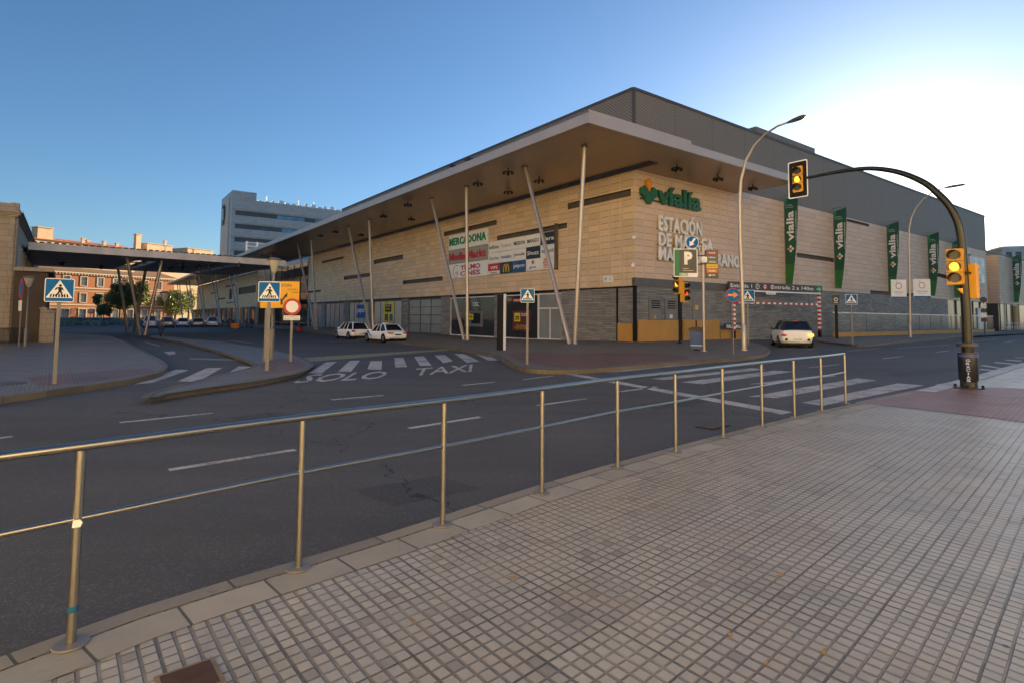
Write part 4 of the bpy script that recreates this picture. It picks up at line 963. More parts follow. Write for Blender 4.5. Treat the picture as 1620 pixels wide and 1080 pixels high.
b = MB(); e = .55; b.add([(-e, -e, EZ+.5), (LB_+e, -e, EZ+.5), (LB_+e, 14.5, EZ+.5), (-e, 14.5, EZ+.5), (5, 7, EZ+3.6), (LB_-5, 7, EZ+3.6)], [(0, 1, 5, 4), (1, 2, 5), (2, 3, 4, 5), (3, 0, 4), (3, 2, 1, 0)]); b.build('roof', M['brownroof'], bb)
b = MB(); b.box(-.1, LB_+.1, -.45, -.02, EZ+.1, EZ+.48)
for i in range(int(LB_/.7)): b.box(i*.7, i*.7+.3, -.35, -.01, EZ-.25, EZ+.1)
for z_, h_, o_ in ((7.9, .28, .16), (7.2, .14, .1), (3.7, .28, .16), (2.95, .14, .1)): b.box(0, LB_+.1, -o_, -.012, z_, z_+h_)
b.build('cornice', mat('tan stone trim', (.52, .42, .30), .8), bb)
for s in wins:
    for za, zb, hw in ((8.6, 10.8, .7), (4.5, 6.7, .7), (.2, 2.8, .8)):
        b = MB(); b.box(s-hw-.18, s-hw, -.08, -.011, za-.15, zb+.18); b.box(s+hw, s+hw+.18, -.08, -.011, za-.15, zb+.18); b.box(s-hw, s+hw, -.08, -.011, zb, zb+.18); b.box(s-hw, s+hw, -.12, -.011, za-.15, za)
        b.box(s-.05, s+.05, .1, .2, za, zb); b.box(s-hw, s+hw, .11, .19, (za+zb)/2+.1, (za+zb)/2+.18); b.build('window', mat('tan stone trim', (.52, .42, .30), .8), bb)
for k in [q for q in bpy.data.objects if q.parent == bb]:
    k.data.transform(Matrix.Translation((0, 0, 1.6-1.6*BS)) @ Matrix.Scale(BS, 4))
def apartments(name, label, px0, D, length, ytop, extra, storeys=6, m_='cream', group='apartment blocks on the skyline'):
    p, rt = bldg_frame(px0, D, AZB); H = zat(ytop, p)
    r_ = thing(name, label, 'apartment block', p, rt, group)
    fl_ = 3.1; hl = []
    n = int(length/3.2)
    for k in range(2):
        z_ = H-2.6-k*fl_
        for i in range(n): hl.append((1+i*3.2, 2.5+i*3.2, z_, z_+1.5))
    b = MB(); wall_holes(b, 0, length, -.6, H, hl, lambda s, z, d: (s, d, z), .3); b.cur = 0; b.box(.01, length-.01, 12, 12.2, -.6, H)
    b.add([(0, 0, -.6), (0, 12, -.6), (0, 12, H), (0, 0, H)], [(0, 1, 2, 3)]); b.add([(length, 0, -.6), (length, 12, -.6), (length, 12, H), (length, 0, H)], [(0, 1, 2, 3)]); b.build('wall', [M[m_], M['glass_grey']], r_)
    b = MB(); b.add([(-.5, -.7, H), (length+.5, -.7, H), (length+.5, 12.5, H), (-.5, 12.5, H), (2, 6, H+1.6), (length-2, 6, H+1.6)], [(0, 1, 5, 4), (1, 2, 5), (2, 3, 4, 5), (3, 0, 4), (3, 2, 1, 0)]); rf = b.build('roof', M['tilesroof'], r_)
    for (s, h, w_) in extra:
        b = MB(); b.box(s, s+w_, 1.5, 1.5+w_*.8, H+.2, H+h); b.box(s-.25, s+w_+.25, 1.2, 1.8+w_*.8, H+h, H+h+.3); b.build('chimney' if w_ < 2 else 'penthouse', M[m_], rf)
    b = MB(); b.box(0, length, -.25, -.02, H-3.2, H-3.0); b.box(0, length, -.9, -.02, H-4.9, H-4.75); b.build('balcony', M['creamw'], r_)
    return r_
apartments('apartment_block', 'red roofed cream apartment block with small rooftop turret, leftmost above the plaza canopy', 40, 205, 38, 377, [(3, 4.6, 5), (18, 2.2, 1), (26, 2.0, 1), (31, 1.8, 1)])
apartments('apartment_block', 'long cream apartment block with taller penthouse and chimneys above the plaza canopy', 100, 225, 75, 385, [(8, 2, 1), (28, 7.4, 2.2), (33, 4., 12), (41, 6., 1), (56, 3.5, 1.2), (62, 1.5, 1)])
apartments('apartment_block', 'pinkish orange apartment block with stepped top floors left of the grey tower', 262, 300, 60, 402, [(12, 4.5, 16), (30, 2.5, 9)], m_='cream')
# tower
r_ = ray(360.5, 500); K = CAM+r_*(232/r_.length); K = Vector((K.x, K.y, 0))
HM, HT = zat(313.4, K), zat(301, K)
tw = thing('hotel_tower', 'tall grey slab tower with blue strip windows and an emblem on its narrow end', 'tower', K, SROT)
def len_to(px, dvec):
    lo, hi = 0., 400.
    for i in range(60):
        mid = (lo+hi)/2; q = K+dvec*mid-CAM; x = CX+FPX*q.dot(CR)/q.dot(f0)
        if (x > px) == (dvec.dot(UD) > .5): lo = mid
        else: hi = mid
    return lo
TD = len_to(343.5, UD); TL = len_to(575, VD); TS = len_to(399, VD); TH = HM
rows = [(HM-6.2-5.0*i, HM-4.5-5.0*i) for i in range(7)]
hl = [(1.2, TL-1, a, b_) for a, b_ in rows]
b = MB(); wall_holes(b, 0, TL, -.5, HM, hl, lambda s, z, d: (s, d, z), .5)
b.build('facade', [M['tower'], mat('tower recess', (.10, .11, .12), .4, .1, .2, .2)], tw)
b = MB(); b.box(-.01, TS, .02, TD, HM, HT); b.build('upper_block', M['tower'], tw)
b = MB(); b.box(-.02, .05, .02, TD, -.5, HM-.01); b.box(.05, TL, TD-.3, TD, -.5, HM); b.box(TL-.3, TL, .02, TD-.3, -.5, HM); b.box(.05, TL-.3, .4, TD-.3, HM-.2, HM-.1); b.build('end_wall', M['tower'], tw)
b = MB(); b.box(-.4, -.03, TD*.2, TD*.82, -.5, HM+1); b.build('warm_panel', M['tower_warm'], tw)
for i, (a, b_) in enumerate(rows):
    g = MB()
    for k in range(7):
        s = 16+k*14.5+(i % 2)*2
        if s+10 < TL: g.box(s, s+10.5, .38, .45, a+.1, b_-.1)
    g.build('strip_window', M['glass_blue'], tw)
b = MB()
for i in range(8): b.box(0, TL, -.35, -.01, HM-4.35-5*i+.25, HM-4.35-5*i+.6)
b.build('floor_band', M['tower'], tw)
b = MB()
random.seed(4)
for k in range(int((TL-TS)/2.5)): 
    s = TS+1+k*2.5; b.box(s, s+random.uniform(.5, 1.8), 1, 2.5, HM+.02, HM+random.uniform(.5, 1.6))
for s in (TS+4, TS+16, TS+22): b.tube([(s, 2, HM), (s, 2, HM+2.6)], .16, 6)
b.build('roof_plant', M['letter'], tw)
em = MB(); cy_ = TD*.62; cz_ = HM-4.0
for o_, i_, a0, a1 in ((3.2, 2.6, -60, 130),):
    for k in range(14):
        t0, t1 = R(a0+(a1-a0)*k/14), R(a0+(a1-a0)*(k+1)/14)
        q = [(cy_-i_*math.cos(t0), cz_+i_*math.sin(t0)*1.1), (cy_-o_*math.cos(t0), cz_+o_*math.sin(t0)*1.1), (cy_-o_*math.cos(t1), cz_+o_*math.sin(t1)*1.1), (cy_-i_*math.cos(t1), cz_+i_*math.sin(t1)*1.1)]
        em.add([(-.8, y, z) for y, z in q]+[(-.5, y, z) for y, z in q], [(0, 1, 2, 3), (7, 6, 5, 4), (0, 4, 5, 1), (1, 5, 6, 2), (2, 6, 7, 3), (3, 7, 4, 0)])
em.build('emblem', M['dark'], tw)
em = MB(); q = [(cy_-.3, cz_+2.4), (cy_-2.2, cz_-.2), (cy_-1.4, cz_-1.9), (cy_+.6, cz_-1.4)]
em.add([(-.8, y, z) for y, z in q]+[(-.5, y, z) for y, z in q], [(0, 1, 2, 3), (7, 6, 5, 4), (0, 4, 5, 1), (1, 5, 6, 2), (2, 6, 7, 3), (3, 7, 4, 0)]); em.build('emblem', mat('teal emblem', (.02, .22, .24), .4), tw)
for k in range(3): em = MB(); em.box(-.8, -.5, cy_-2.2, cy_+2., cz_-3.0-.75*k, cz_-2.6-.75*k); em.build('emblem', M['dark'], tw)
# lattice mast on the station roof
lm = thing('lattice_mast', 'white lattice frame standing on the canopy roof in front of the grey tower', 'mast', (0, 0, 0))
pm = SM.inverted() @ onz(389, 404, 13.2); b = MB()
bx0, by0 = pm.x, pm.y
zt_ = zat(382, S(bx0, by0, 0))
for dx in (0, 1.9, 3.8): b.tube([S(bx0+dx, by0, 12.9), S(bx0+dx, by0, zt_)], .18, 6)
for k in range(4): z_ = 13.6+(zt_-13.8)*k/3; b.tube([S(bx0, by0, z_), S(bx0+3.8, by0, z_)], .12, 6)
b.build('lattice', M['white'], lm)
b = MB(); b.tube([S(bx0+.3, by0-.6, 12.95), S(bx0+3.4, by0-.6, 12.95)], .1, 6); b.build('foot_rail', M['galv'], lm)
# far right: blue clad building, low hotels
p, _ = bldg_frame(1606, 108, 0); fb = thing('blue_clad_building', 'blue grey panel clad building at the right edge beyond the station', 'building', S(115, 1.5, 0), SROT)
hh = zat(420, S(115, 1.5, 0)); b = MB(); b.box(0, 45, 0, 25, 4.2, hh); b.build('wall', mat('blue ribbed cladding', (.13, .19, .27), .5, .2, .15, .6), fb)
b = MB(); b.box(0.1, 45, .3, 25, -.3, 4.2); b.build('ground_floor', M['darkgrey'], fb); b = MB(); b.box(-.2, 45, -.3, -.02, 4.2, hh-6); b.build('white_panel', M['letter'], fb)
for i, (px, D, yt, wd, l) in enumerate(((1572, 210, 397, 12, 'distant pale block with balcony rows just above the end of the station roof'), (1590, 190, 392, 7, 'distant narrow grey block at the far right skyline'))):
    p, _ = bldg_frame(px, D, 0); hz = zat(yt, p)
    o = thing('distant_building', l, 'building', p, R(-20)); b = MB(); wall_holes(b, 0, wd, -.5, hz, [(1+k*2.6, 2.6+k*2.6, hz-3.2-j*3.4, hz-1.6-j*3.4) for k in range(int(wd/2.8)) for j in range(3)], lambda s, z, d: (s, d, z), .3); b.cur = 0; b.box(0.01, wd-.01, 8, 8.2, -.5, hz); b.build('wall', [M['tower'], M['glass']], o)
    b = MB(); b.box(-.2, wd+.2, -.3, 8.4, hz, hz+.4); b.build('roof', M['letter'], o)

# ================================================================== trees
def tree(label, base, h, rx, rz, leaf, n, trunk=.22, seed=1, cz=None, group='trees in front of the brick building', size=.28):
    rnd = random.Random(seed); r_ = thing('tree', label, 'tree', base, 0, group)
    cz = cz if cz is not None else h-rz
    b = MB(); b.tube([(0, 0, -.2), (.1, .05, h*.25), (-.05, .1, h*.5), (0, 0, h*.8)], [trunk, trunk*.8, trunk*.6, trunk*.2], 8)
    cl_ = []
    for k in range(26):
        while True:
            q = Vector((rnd.uniform(-1, 1), rnd.uniform(-1, 1), rnd.uniform(-1, 1)))
            if .25 < q.length < 1: break
        c = Vector((q.x*rx*.8, q.y*rx*.8, cz+q.z*rz*.85)); cl_.append((c, rnd.uniform(.28, .5)*rx))
        if k % 3 == 0: b.tube([(0, 0, h*.3+rnd.random()*h*.2), c*.55+Vector((0, 0, cz*.3)), c], [trunk*.45, trunk*.25, .03], 5)
    b.build('trunk', M['bark'], r_)
    vs = []; fs = []
    for i in range(n):
        c, rr = cl_[rnd.randrange(len(cl_))]
        d = Vector((rnd.gauss(0, 1), rnd.gauss(0, 1), rnd.gauss(0, 1))).normalized()*rr*(rnd.random()**.4)
        p = c+d; a = Vector((rnd.gauss(0, 1), rnd.gauss(0, 1), rnd.gauss(0, .6))).normalized(); u = a.cross(Vector((rnd.gauss(0, 1), rnd.gauss(0, 1), rnd.gauss(0, 1)))).normalized()
        s = size*rnd.uniform(.6, 1.3); k = len(vs); vs += [p-a*s, p+u*s*.4, p+a*s, p-u*s*.4]; fs.append((k, k+1, k+2, k+3))
    b = MB(); b.add(vs, fs); me = bpy.data.meshes.new('crown'); me.from_pydata(vs, [], fs); me.materials.append(M[leaf]); o = bpy.data.objects.new('crown', me); COL.objects.link(o); o.parent = r_
    return r_
def atD(px, D, z=-.42):
    r_ = ray(px, 500); p = CAM+r_*(D/r_.y); return Vector((p.x, p.y, z))
TS_ = 1.72
for l, px, D, h, rx, rz, lf, n, tr_, sd_, sz in (('tall dark glossy tree left of the pair in front of the brick wall', 189, 122, 9.2, 3.0, 4.2, 'leaf', 14000, .25, 3, .28), ('lighter yellow green tree right behind the crossed plaza columns', 213, 124, 9.6, 2.6, 4.3, 'leaf2', 13000, .22, 5, .28),
    ('broad low light green tree at the right end of the brick building', 277, 140, 7.2, 4.0, 3.0, 'leaf2', 14000, .3, 9, .28), ('rounded light green tree half behind the far slanting columns', 298, 150, 7.6, 3.2, 3.0, 'leaf2', 6000, .3, 12, .28),
    ('low dark shrub like tree behind the teal fence', 163, 108, 3.0, 1.5, 1.1, 'leaf', 4000, .12, 14, .28), ('small dark yucca like tree left of the tall dark tree', 154, 112, 5.2, .9, 1.2, 'leaf', 1500, .12, 15, .4)):
    tree(l, atD(px, D*TS_, -.5), (h-1.6)*TS_+2.6, rx*TS_, rz*TS_*.92, lf, n, tr_*TS_, sd_, size=sz*1.15)

# ================================================================== lamps and poles
def cone_lamp(name, label, base, top_z, s=1.0, group='cone headed lamp posts'):
    r_ = thing(name, label, 'street lamp', base, 0, group); h = top_z-base.z
    b = MB(); b.tube([(0, 0, -.05), (0, 0, 1.1), (0, 0, 1.12), (0, 0, h-.62*s)], [.085, .085, .05, .045], 14); b.lathe([(.16, 0), (.16, .03), (.1, .05)]); b.build('pole', M['galv'], r_, True)
    b = MB(); b.lathe([(.05, -.68*s), (.10*s, -.60*s), (.14*s, -.5*s), (.25*s, -.12*s)], (0, 0, h)); b.build('lamp_shade', mat('milky lamp glass', (.50, .46, .36), .3, 0, .08, 3.), r_, True)
    b = MB(); b.lathe([(.27*s, -.13*s), (.30*s, -.09*s), (.26*s, -.05*s), (.1*s, 0)], (0, 0, h)); b.build('cap', M['galv'], r_, True)
    return r_
cone_lamp('street_lamp', 'cone headed lamp post standing behind the yellow direction sign on the island', P(429, 569), zat(408, P(429, 569)), .82)
cone_lamp('street_lamp', 'cone headed lamp post beside the stone building at the left edge', P(40, 548), zat(437, P(40, 548)), 1.05)
cone_lamp('street_lamp', 'small cone headed lamp post far off by the crossed plaza columns', P(257.5, 532), zat(461, P(257.5, 532)), 1.5)
def arc_lamp(label, base, pts, az=R(140)):
    """tall curved street lamp, arm swinging over the road; pts are picture points on the plane of its arm"""
    d = Vector((math.sin(az), math.cos(az), 0)); n = Vector((d.y, -d.x, 0))
    r_ = thing('street_lamp', label, 'street lamp', base, 0, 'tall curved street lamps')
    W_ = [onp(x, y, base, n)-base for x, y in pts]; W_[0] = Vector((0, 0, -.05))
    rad = [.105-.062*i/(len(W_)-2) for i in range(len(W_)-1)]
    b = MB(); b.tube(W_[:-1], rad, 14); b.build('pole', M['column'], r_, True)
    b = MB(); b.lathe([(.2, 0), (.2, .04), (.125, .06), (.125, 1.3), (.11, 1.32)]); b.build('base_sleeve', M['column'], r_, True)
    a, c = W_[-2], W_[-1]; e = (c-a).normalized(); b = MB(); b.tube([a-e*.15, a+e*.15, a+e*.5, c-e*.1, c], [.05, .10, .12, .10, .03], 10)
    o = b.build('lamp_head', M['darkgrey'], r_, True)
    for v in o.data.vertices:
        pass
    return r_
arc_lamp('tall curved street lamp on the corner pavement near the blue bin', P(1177, 554), [(1177, 554), (1174, 460), (1171, 380), (1170, 320), (1172, 285), (1180, 254), (1193, 231), (1210, 213), (1230, 200), (1250, 193), (1275, 183.5)])
arc_lamp('tall curved street lamp farther along the side street carrying two notice boards', P(1440, 533), [(1440, 533), (1439, 450), (1438, 390), (1438, 362), (1442, 344), (1450, 328), (1462, 314), (1478, 303), (1497, 297), (1527, 292)])
def notice(label, x0, x1, y0, y1):
    base = P(1440, 533); a = onp(x0, y1, base, Vector((0, 1, 0))); c = onp(x1, y0, base, Vector((0, 1, 0)))
    r_ = thing('notice_board', label, 'notice board', (a.x, a.y-.1, a.z), 0, 'notices on the far lamp'); w_, h = c.x-a.x, c.z-a.z
    b = MB(); b.box(0, w_, -.03, .03, 0, h); b.build('board', M['signwhite'], r_)
    b = MB(); b.box(0.01, w_-.01, -.036, -.031, .01, .14); b.build('blue_strip', M['blue'], r_)
    b = MB(); b.ring(w_*.5, h*.66, .32, .24, -.036, -.031, 0, 360, 20); b.prism([(w_*.35, h*.9), (w_*.42, h*.95), (w_*.4, h*.8)], -.036, -.031); b.build('red_mark', mat('faded red print', (.55, .25, .24), .6), r_)
    text('MÁLAGA', .3, h*.3, w_-.6, .14, -.036, 'lettering', M['darkgrey'], r_, .004); text('información', .4, h*.2, w_-.8, .1, -.036, 'lettering', mat('faded grey print', (.4, .4, .4), .6), r_, .004)
    b = MB(); b.box(-.2 if x0 > 1440 else w_, 0 if x0 > 1440 else w_+.25, -.02, .02, h*.15, h*.22); b.build('clamp', M['dark'], r_)
notice('white notice board on the left side of the far lamp', 1409, 1432, 443, 472); notice('white notice board on the right side of the far lamp', 1444, 1470, 442, 471)

def face(p): return math.atan2(-p.x, p.y)
def crossing_sign(label, base, s, ztop, rz=None, pole=.035, dx=0.0):
    r_ = thing('crossing_sign', label, 'crossing sign', base, face(base) if rz is None else rz, 'pedestrian crossing signs')
    zt = ztop-base.z; zb = zt-s; h2 = s/2
    b = MB(); b.box(dx-pole*1.3, dx+pole*1.3, .02, .02+pole*1.4, -.05, zt-.08); b.build('pole', M['galv'], r_)
    b = MB(); b.prism(rrect(-h2, h2, zb, zt, s*.07), -.012, .012); pl = b.build('sign_plate', M['signwhite'], r_)
    b = MB(); b.prism(rrect(-h2+s*.03, h2-s*.03, zb+s*.03, zt-s*.03, s*.05), -.016, -.0125); b.build('blue_face', M['blue'], pl)
    t = lambda x, z: (x*s, zb+z*s)
    b = MB(); b.prism([t(-.45, .17), t(.45, .17), t(0, .93)], -.020, -.0165); b.build('white_triangle', M['signwhite'], pl)
    b = MB()
    for x in (-.33, -.22, -.11, 0, .11, .22, .33): b.prism([t(x-.035+(-x)*.12-.0, .20), t(x+.02+(-x)*.12, .20), t(x*.8+.02, .33), t(x*.8-.03, .33)], -.0235, -.0205)
    b.build('stripes', M['black'], pl)
    b = MB(); y0, y1 = -.0275, -.024
    hx, hz = t(.02, .70); b.disc(hx, hz, s*.05, y0, y1, 14)
    for pts in ([(-.06, .63), (.06, .64), (.07, .44), (-.03, .44)], [(-.04, .62), (-.10, .62), (-.17, .52), (-.14, .50), (-.07, .57)], [(.05, .63), (.10, .60), (.14, .50), (.10, .50), (.06, .57)], [(-.03, .46), (.03, .46), (-.03, .33), (-.12, .24), (-.16, .26), (-.09, .35)], [(.0, .46), (.07, .46), (.10, .34), (.15, .24), (.11, .23), (.05, .33)]):
        b.prism([t(*q) for q in pts], y0, y1)
    b.build('pictogram', M['black'], pl)
    return r_
def psign(label, bx, by, x0, x1, y0, y1, **k):
    base = P(bx, by); zt = zat(y0, base); zb = zat(y1, base)
    return crossing_sign(label, base, zt-zb, zt, **k)
psign('large near blue crossing sign on the left pavement in front of the stone building', 86, 607, 62, 112, 441, 478, pole=.028)
psign('blue crossing sign on the traffic island, in front of the yellow sign', 422, 586, 407, 438, 446, 478)
psign('blue crossing sign on a thin pole before the black shop front', 834, 576, 824, 846, 457, 479, pole=.03)
psign('blue crossing sign half hidden behind the tall corner street lamp', 1184, 545, 1176, 1190, 459, 480, pole=.035)
psign('blue crossing sign on the right pavement before the glass ramp railing', 1349, 544.5, 1338, 1358, 466, 482, pole=.03)

# yellow direction sign on two posts
yb = P(418, 571); ys = thing('direction_sign', 'yellow rectangular direction sign with a dark forked arrow, behind the island crossing sign', 'direction sign', yb, 0)
px_m = lambda base: FPX/(base-CAM).dot(f0)
k_ = px_m(yb); x0_, x1_ = (409-418)/k_, (470.5-418)/k_; zb_, zt_ = zat(487.5, yb)-yb.z, zat(445.5, yb)-yb.z
b = MB(); b.box(x0_, x1_, -.03, .0, zb_, zt_); b.build('sign_panel', M['signyellow'], ys, bevel=.006)
dk = mat('dark sign grey', (.05, .05, .045), .5)
b = MB(); b.box(-.035, .035, .01, .08, -.05, zt_-.05); b.build('post', M['galv'], ys); b = MB(); b.box(.85, .93, .01, .1, zb_-.02, zt_-.05); b.build('post_stub', M['galv'], ys)
xx = lambda px: (px-418)/k_; zz = lambda py: zat(py, yb)-yb.z
b = MB()
for a, c, w_ in (((443, 482), (443, 475), .07), ((443, 476), (450, 467), .07), ((443, 476), (438, 470), .07)): b.prism([(xx(a[0])-w_/2, zz(a[1])), (xx(a[0])+w_/2, zz(a[1])), (xx(c[0])+w_/2, zz(c[1])), (xx(c[0])-w_/2, zz(c[1]))], -.036, -.031)
b.prism([(xx(446.5), zz(468.5)), (xx(452), zz(463)), (xx(451.5), zz(470.5))], -.036, -.031); b.build('arrow', dk, ys)
text('EDICIÓN', xx(425), zz(454), xx(457.5)-xx(425), .13, -.036, 'lettering', mat('brown lettering', (.25, .08, .02), .5), ys, .004, .01)
text('SOLO BUS Y', xx(452), zz(459.5), .37, .06, -.036, 'lettering', dk, ys, .004); text('TAXIS', xx(458), zz(464), .25, .06, -.036, 'lettering', dk, ys, .004)
# no entry (closed to all) sign
nb = P(459.5, 572); nz = thing('prohibition_sign', 'round red ringed white sign with a small text plate under it on the traffic island', 'road sign', nb, face(nb))
cz_ = zat(485.5, nb)-nb.z; b = MB(); b.box(-.04, .04, .02, .08, -.05, cz_+.1); b.build('pole', M['galv'], nz)
b = MB(); b.disc(0, cz_, .29, -.01, .01, 36); pl = b.build('sign_plate', M['red'], nz); b = MB(); b.disc(0, cz_, .205, -.016, -.0105, 36); b.build('white_centre', M['signwhite'], pl)
b = MB(); b.box(-.27, .27, -.01, .01, cz_-.47, cz_-.31); pl = b.build('text_plate', M['signwhite'], nz); text('EXCEPTO', -.22, cz_-.375, .44, .045, -.015, 'lettering', M['black'], pl, .004); text('BUS Y TAXI', -.24, cz_-.45, .48, .05, -.015, 'lettering', M['black'], pl, .004)
# parking sign etc on one pole
pb_ = P(1114, 555); kp = px_m(pb_); X = lambda px: (px-1114)/kp; Z = lambda py: zat(py, pb_)-pb_.z
pp = thing('sign_pole', 'slim grey pole beside the blue bin carrying the parking signs', 'pole', pb_, 0)
b = MB(); b.tube([(0, 0, -.05), (0, 0, Z(385))], .06, 14); b.lathe([(.15, 0), (.15, .03), (.08, .05)]); b.build('pole', M['column'], pp, True)
b = MB()
for z_ in (Z(405), Z(418)): b.lathe([(.11, -.03), (.11, .03)], (0, 0, z_)); b.bar((-.35, 0, z_), (.35, 0, z_), .05, .05)
b.build('clamp', M['dark'], pp); b = MB(); b.prism(rrect(-.14, .14, Z(416), Z(407), .03), -.2, -.08); b.build('camera_box', M['letter'], pp)
ps = thing('parking_sign', 'dark grey parking sign with a big white P and a green left stripe', 'parking sign', pb_, 0)
x0_, x1_, z0_, z1_ = X(1066.5), X(1104.5), Z(439), Z(394.5)
b = MB(); b.prism(rrect(x0_, x1_, z0_, z1_, .04), -.10, .0); b.build('frame', M['signwhite'], ps)
b = MB(); b.box(x0_+.03, x0_+.27, -.106, -.101, z0_+.05, z1_-.04); b.build('green_stripe', mat('parking green', (.0, .2, .07), .45), ps)
b = MB(); b.box(x0_+.27, x1_-.05, -.106, -.101, z0_+.2, z1_-.04); b.build('grey_face', mat('parking grey', (.07, .065, .07), .45), ps)
b = MB(); b.box(x0_+.27, x0_+.7, -.106, -.101, z0_+.05, z0_+.19); b.build('lit_green_strip', mat('pale green display', (.25, .5, .22), .4), ps)
text('P', x0_+.52, z0_+.62, .42, .66, -.112, 'lettering', M['signwhite'], ps, .005, .06); text('VIALIA', x0_+.45, z0_+.40, .3, .05, -.112, 'lettering', M['signwhite'], ps, .005); text('MARÍA ZAMBRANO', x0_+.45, z0_+.30, .55, .05, -.112, 'lettering', M['signwhite'], ps, .005); text('LIBRE', x0_+.36, z0_+.08, .28, .08, -.112, 'lettering', M['signwhite'], ps, .005, .02)
ts = thing('shop_list_sign', 'narrow upright sign of red, grey, yellow and orange bands right of the parking sign', 'sign', pb_, 0)
x0_, x1_, z0_, z1_ = X(1117.5), X(1137.5), Z(440.5), Z(396); b = MB(); b.box(x0_, x1_, -.08, 0, z0_, z1_); b.build('frame', M['darkgrey'], ts, bevel=.008)
n_ = 6
for i, (c_, s) in enumerate((((.32, .05, .05), 'SALE'), ((.12, .11, .1), 'lefties'), ((.16, .17, .13), 'cines'), ((.75, .5, .02), 'Leroy'), ((.65, .16, .03), 'kiabi'), ((.10, .11, .08), '→'))):
    hh_ = (z1_-z0_-.06)/n_; b = MB(); za = z1_-.03-(i+1)*hh_; b.box(x0_+.03, x1_-.03, -.086, -.081, za+.01, za+hh_-.01); o = b.build('band', mat('sign band %d' % i, c_, .45), ts)
    text(s if i < 5 else 'P', x0_+.15, za+.07, x1_-x0_-.3, .08, -.091, 'lettering', M['black'] if i == 3 else M['signwhite'], o, .004, .01)
bs_ = thing('keep_left_sign', 'round blue sign with white arrow pointing down left, above the parking sign', 'road sign', pb_, 0)
cx_, cz_ = X(1095.5), Z(384.5); b = MB(); b.disc(cx_, cz_, .33, -.16, -.13, 36); pl = b.build('sign_plate', M['signwhite'], bs_); b = MB(); b.disc(cx_, cz_, .30, -.166, -.161, 36); b.build('blue_face', M['blue'], pl)
c45 = math.cos(R(225)); s45 = math.sin(R(225))
def rot2(pts, a, cx, cz): return [(cx+x*math.cos(a)-z*math.sin(a), cz+x*math.sin(a)+z*math.cos(a)) for x, z in pts]
arrow = [(-.24, -.05), (.02, -.05), (.02, -.15), (.25, 0), (.02, .15), (.02, .05), (-.24, .05)]
b = MB(); b.prism(rot2(arrow, R(235), cx_, cz_), -.172, -.167); b.build('arrow', M['signwhite'], pl); b = MB(); b.bar((cx_, -.12, cz_-.05), (0, -.02, cz_-.1), .05, .05); b.build('bracket', M['dark'], bs_)
# blue arrow sign with orange arrow
ab = P(1161, 559.5); aa = thing('arrow_sign', 'round blue sign with an orange arrow pointing right, left of the tall corner lamp', 'road sign', ab, face(ab)+.35)
cz_ = zat(467, ab)-ab.z; b = MB(); b.tube([(0, .04, -.05), (0, .04, cz_+.1)], .03, 10); b.build('pole', M['galv'], aa, True)
b = MB(); b.disc(0, cz_, .33, -.01, .012, 36); pl = b.build('sign_plate', M['red'], aa); b = MB(); b.disc(0, cz_, .305, -.016, -.0105, 36); b.build('blue_face', M['blue'], pl); b = MB(); b.prism(rot2(arrow, 0, 0, cz_), -.022, -.017); b.build('arrow', M['orange'], pl)
# round sign edge on and box at the far left
eb = P(28, 549); es2 = thing('road_sign', 'round red edged sign with a white box below, at the left edge', 'road sign', eb, face(eb)-1.42)
cz_ = zat(457, eb)-eb.z; b = MB(); b.tube([(0, .05, -.05), (0, .05, cz_+.2)], .04, 8); b.build('pole', M['galv'], es2); b = MB(); b.disc(0, cz_, .62, -.01, .01, 30); pl = b.build('sign_plate', M['red'], es2); b = MB(); b.disc(0, cz_, .46, -.016, -.011, 30); b.build('blue_face', M['blue'], pl)
b = MB(); b.box(-.35, .35, -.03, .02, cz_-1.35, cz_-.72); b.build('text_plate', M['signwhite'], es2)
# distant no parking sign near the brick wall
p = atD(143, 96); o = thing('road_sign', 'small distant round red sign in front of the brick building', 'road sign', p, face(p)); zc = zat(493, p)-p.z
b = MB(); b.tube([(0, .03, 0), (0, .03, zc)], .04, 6); b.build('pole', M['galv'], o); b = MB(); b.ring(0, zc, .42, .30, -.01, .01); b.prism(rot2([(-.3, -.05), (.3, -.05), (.3, .05), (-.3, .05)], R(-45), 0, zc), -.012, .012); b.build('sign_plate', M['red'], o); b = MB(); b.disc(0, zc, .3, -.002, .004); b.build('blue_face', M['signwhite'], o)

# totem by the black shop
tb_ = P(798, 553.5); to = thing('totem', 'slim black upright totem with a white edge in front of the black shop', 'totem', tb_, R(-38)); h_ = zat(466, tb_)-tb_.z
b = MB(); b.box(-.45, -.03, -.06, .06, -.05, h_); b.build('panel', M['black'], to, bevel=.01); b = MB(); b.box(-.028, .03, -.065, .065, -.05, h_+.02); b.build('white_edge', M['white'], to)
# bin at the corner
bb_ = P(1102, 553.5); kb = px_m(bb_); bi = thing('litter_bin', 'blue grey litter bin hung on a short black post beside the sign pole', 'bin', bb_, -.3)
hz = lambda y: zat(y, bb_)-bb_.z
b = MB(); b.tube([(.0, 0, -.05), (.0, 0, hz(507))], .035, 10); b.lathe([(.14, 0), (.14, .03), (.05, .05)]); b.build('post', M['black'], bi, True)
b = MB(); b.prism([(-.33, hz(524)), (.30, hz(524)), (.27, hz(549)), (.2, hz(551.5)), (-.2, hz(551.5)), (-.30, hz(549))], -.42, -.05); b.build('body', M['binblue'], bi, bevel=.03)
b = MB(); b.prism([(-.38, hz(523.4)), (-.36, hz(518.5)), (0, hz(517)), (.36, hz(518.5)), (.38, hz(523.4))], -.46, -.02); b.build('lid', M['dark'], bi, bevel=.02)
b = MB(); b.box(-.3, .3, -.43, -.421, hz(546), hz(545)); b.build('reflective_strip', M['letter'], bi)
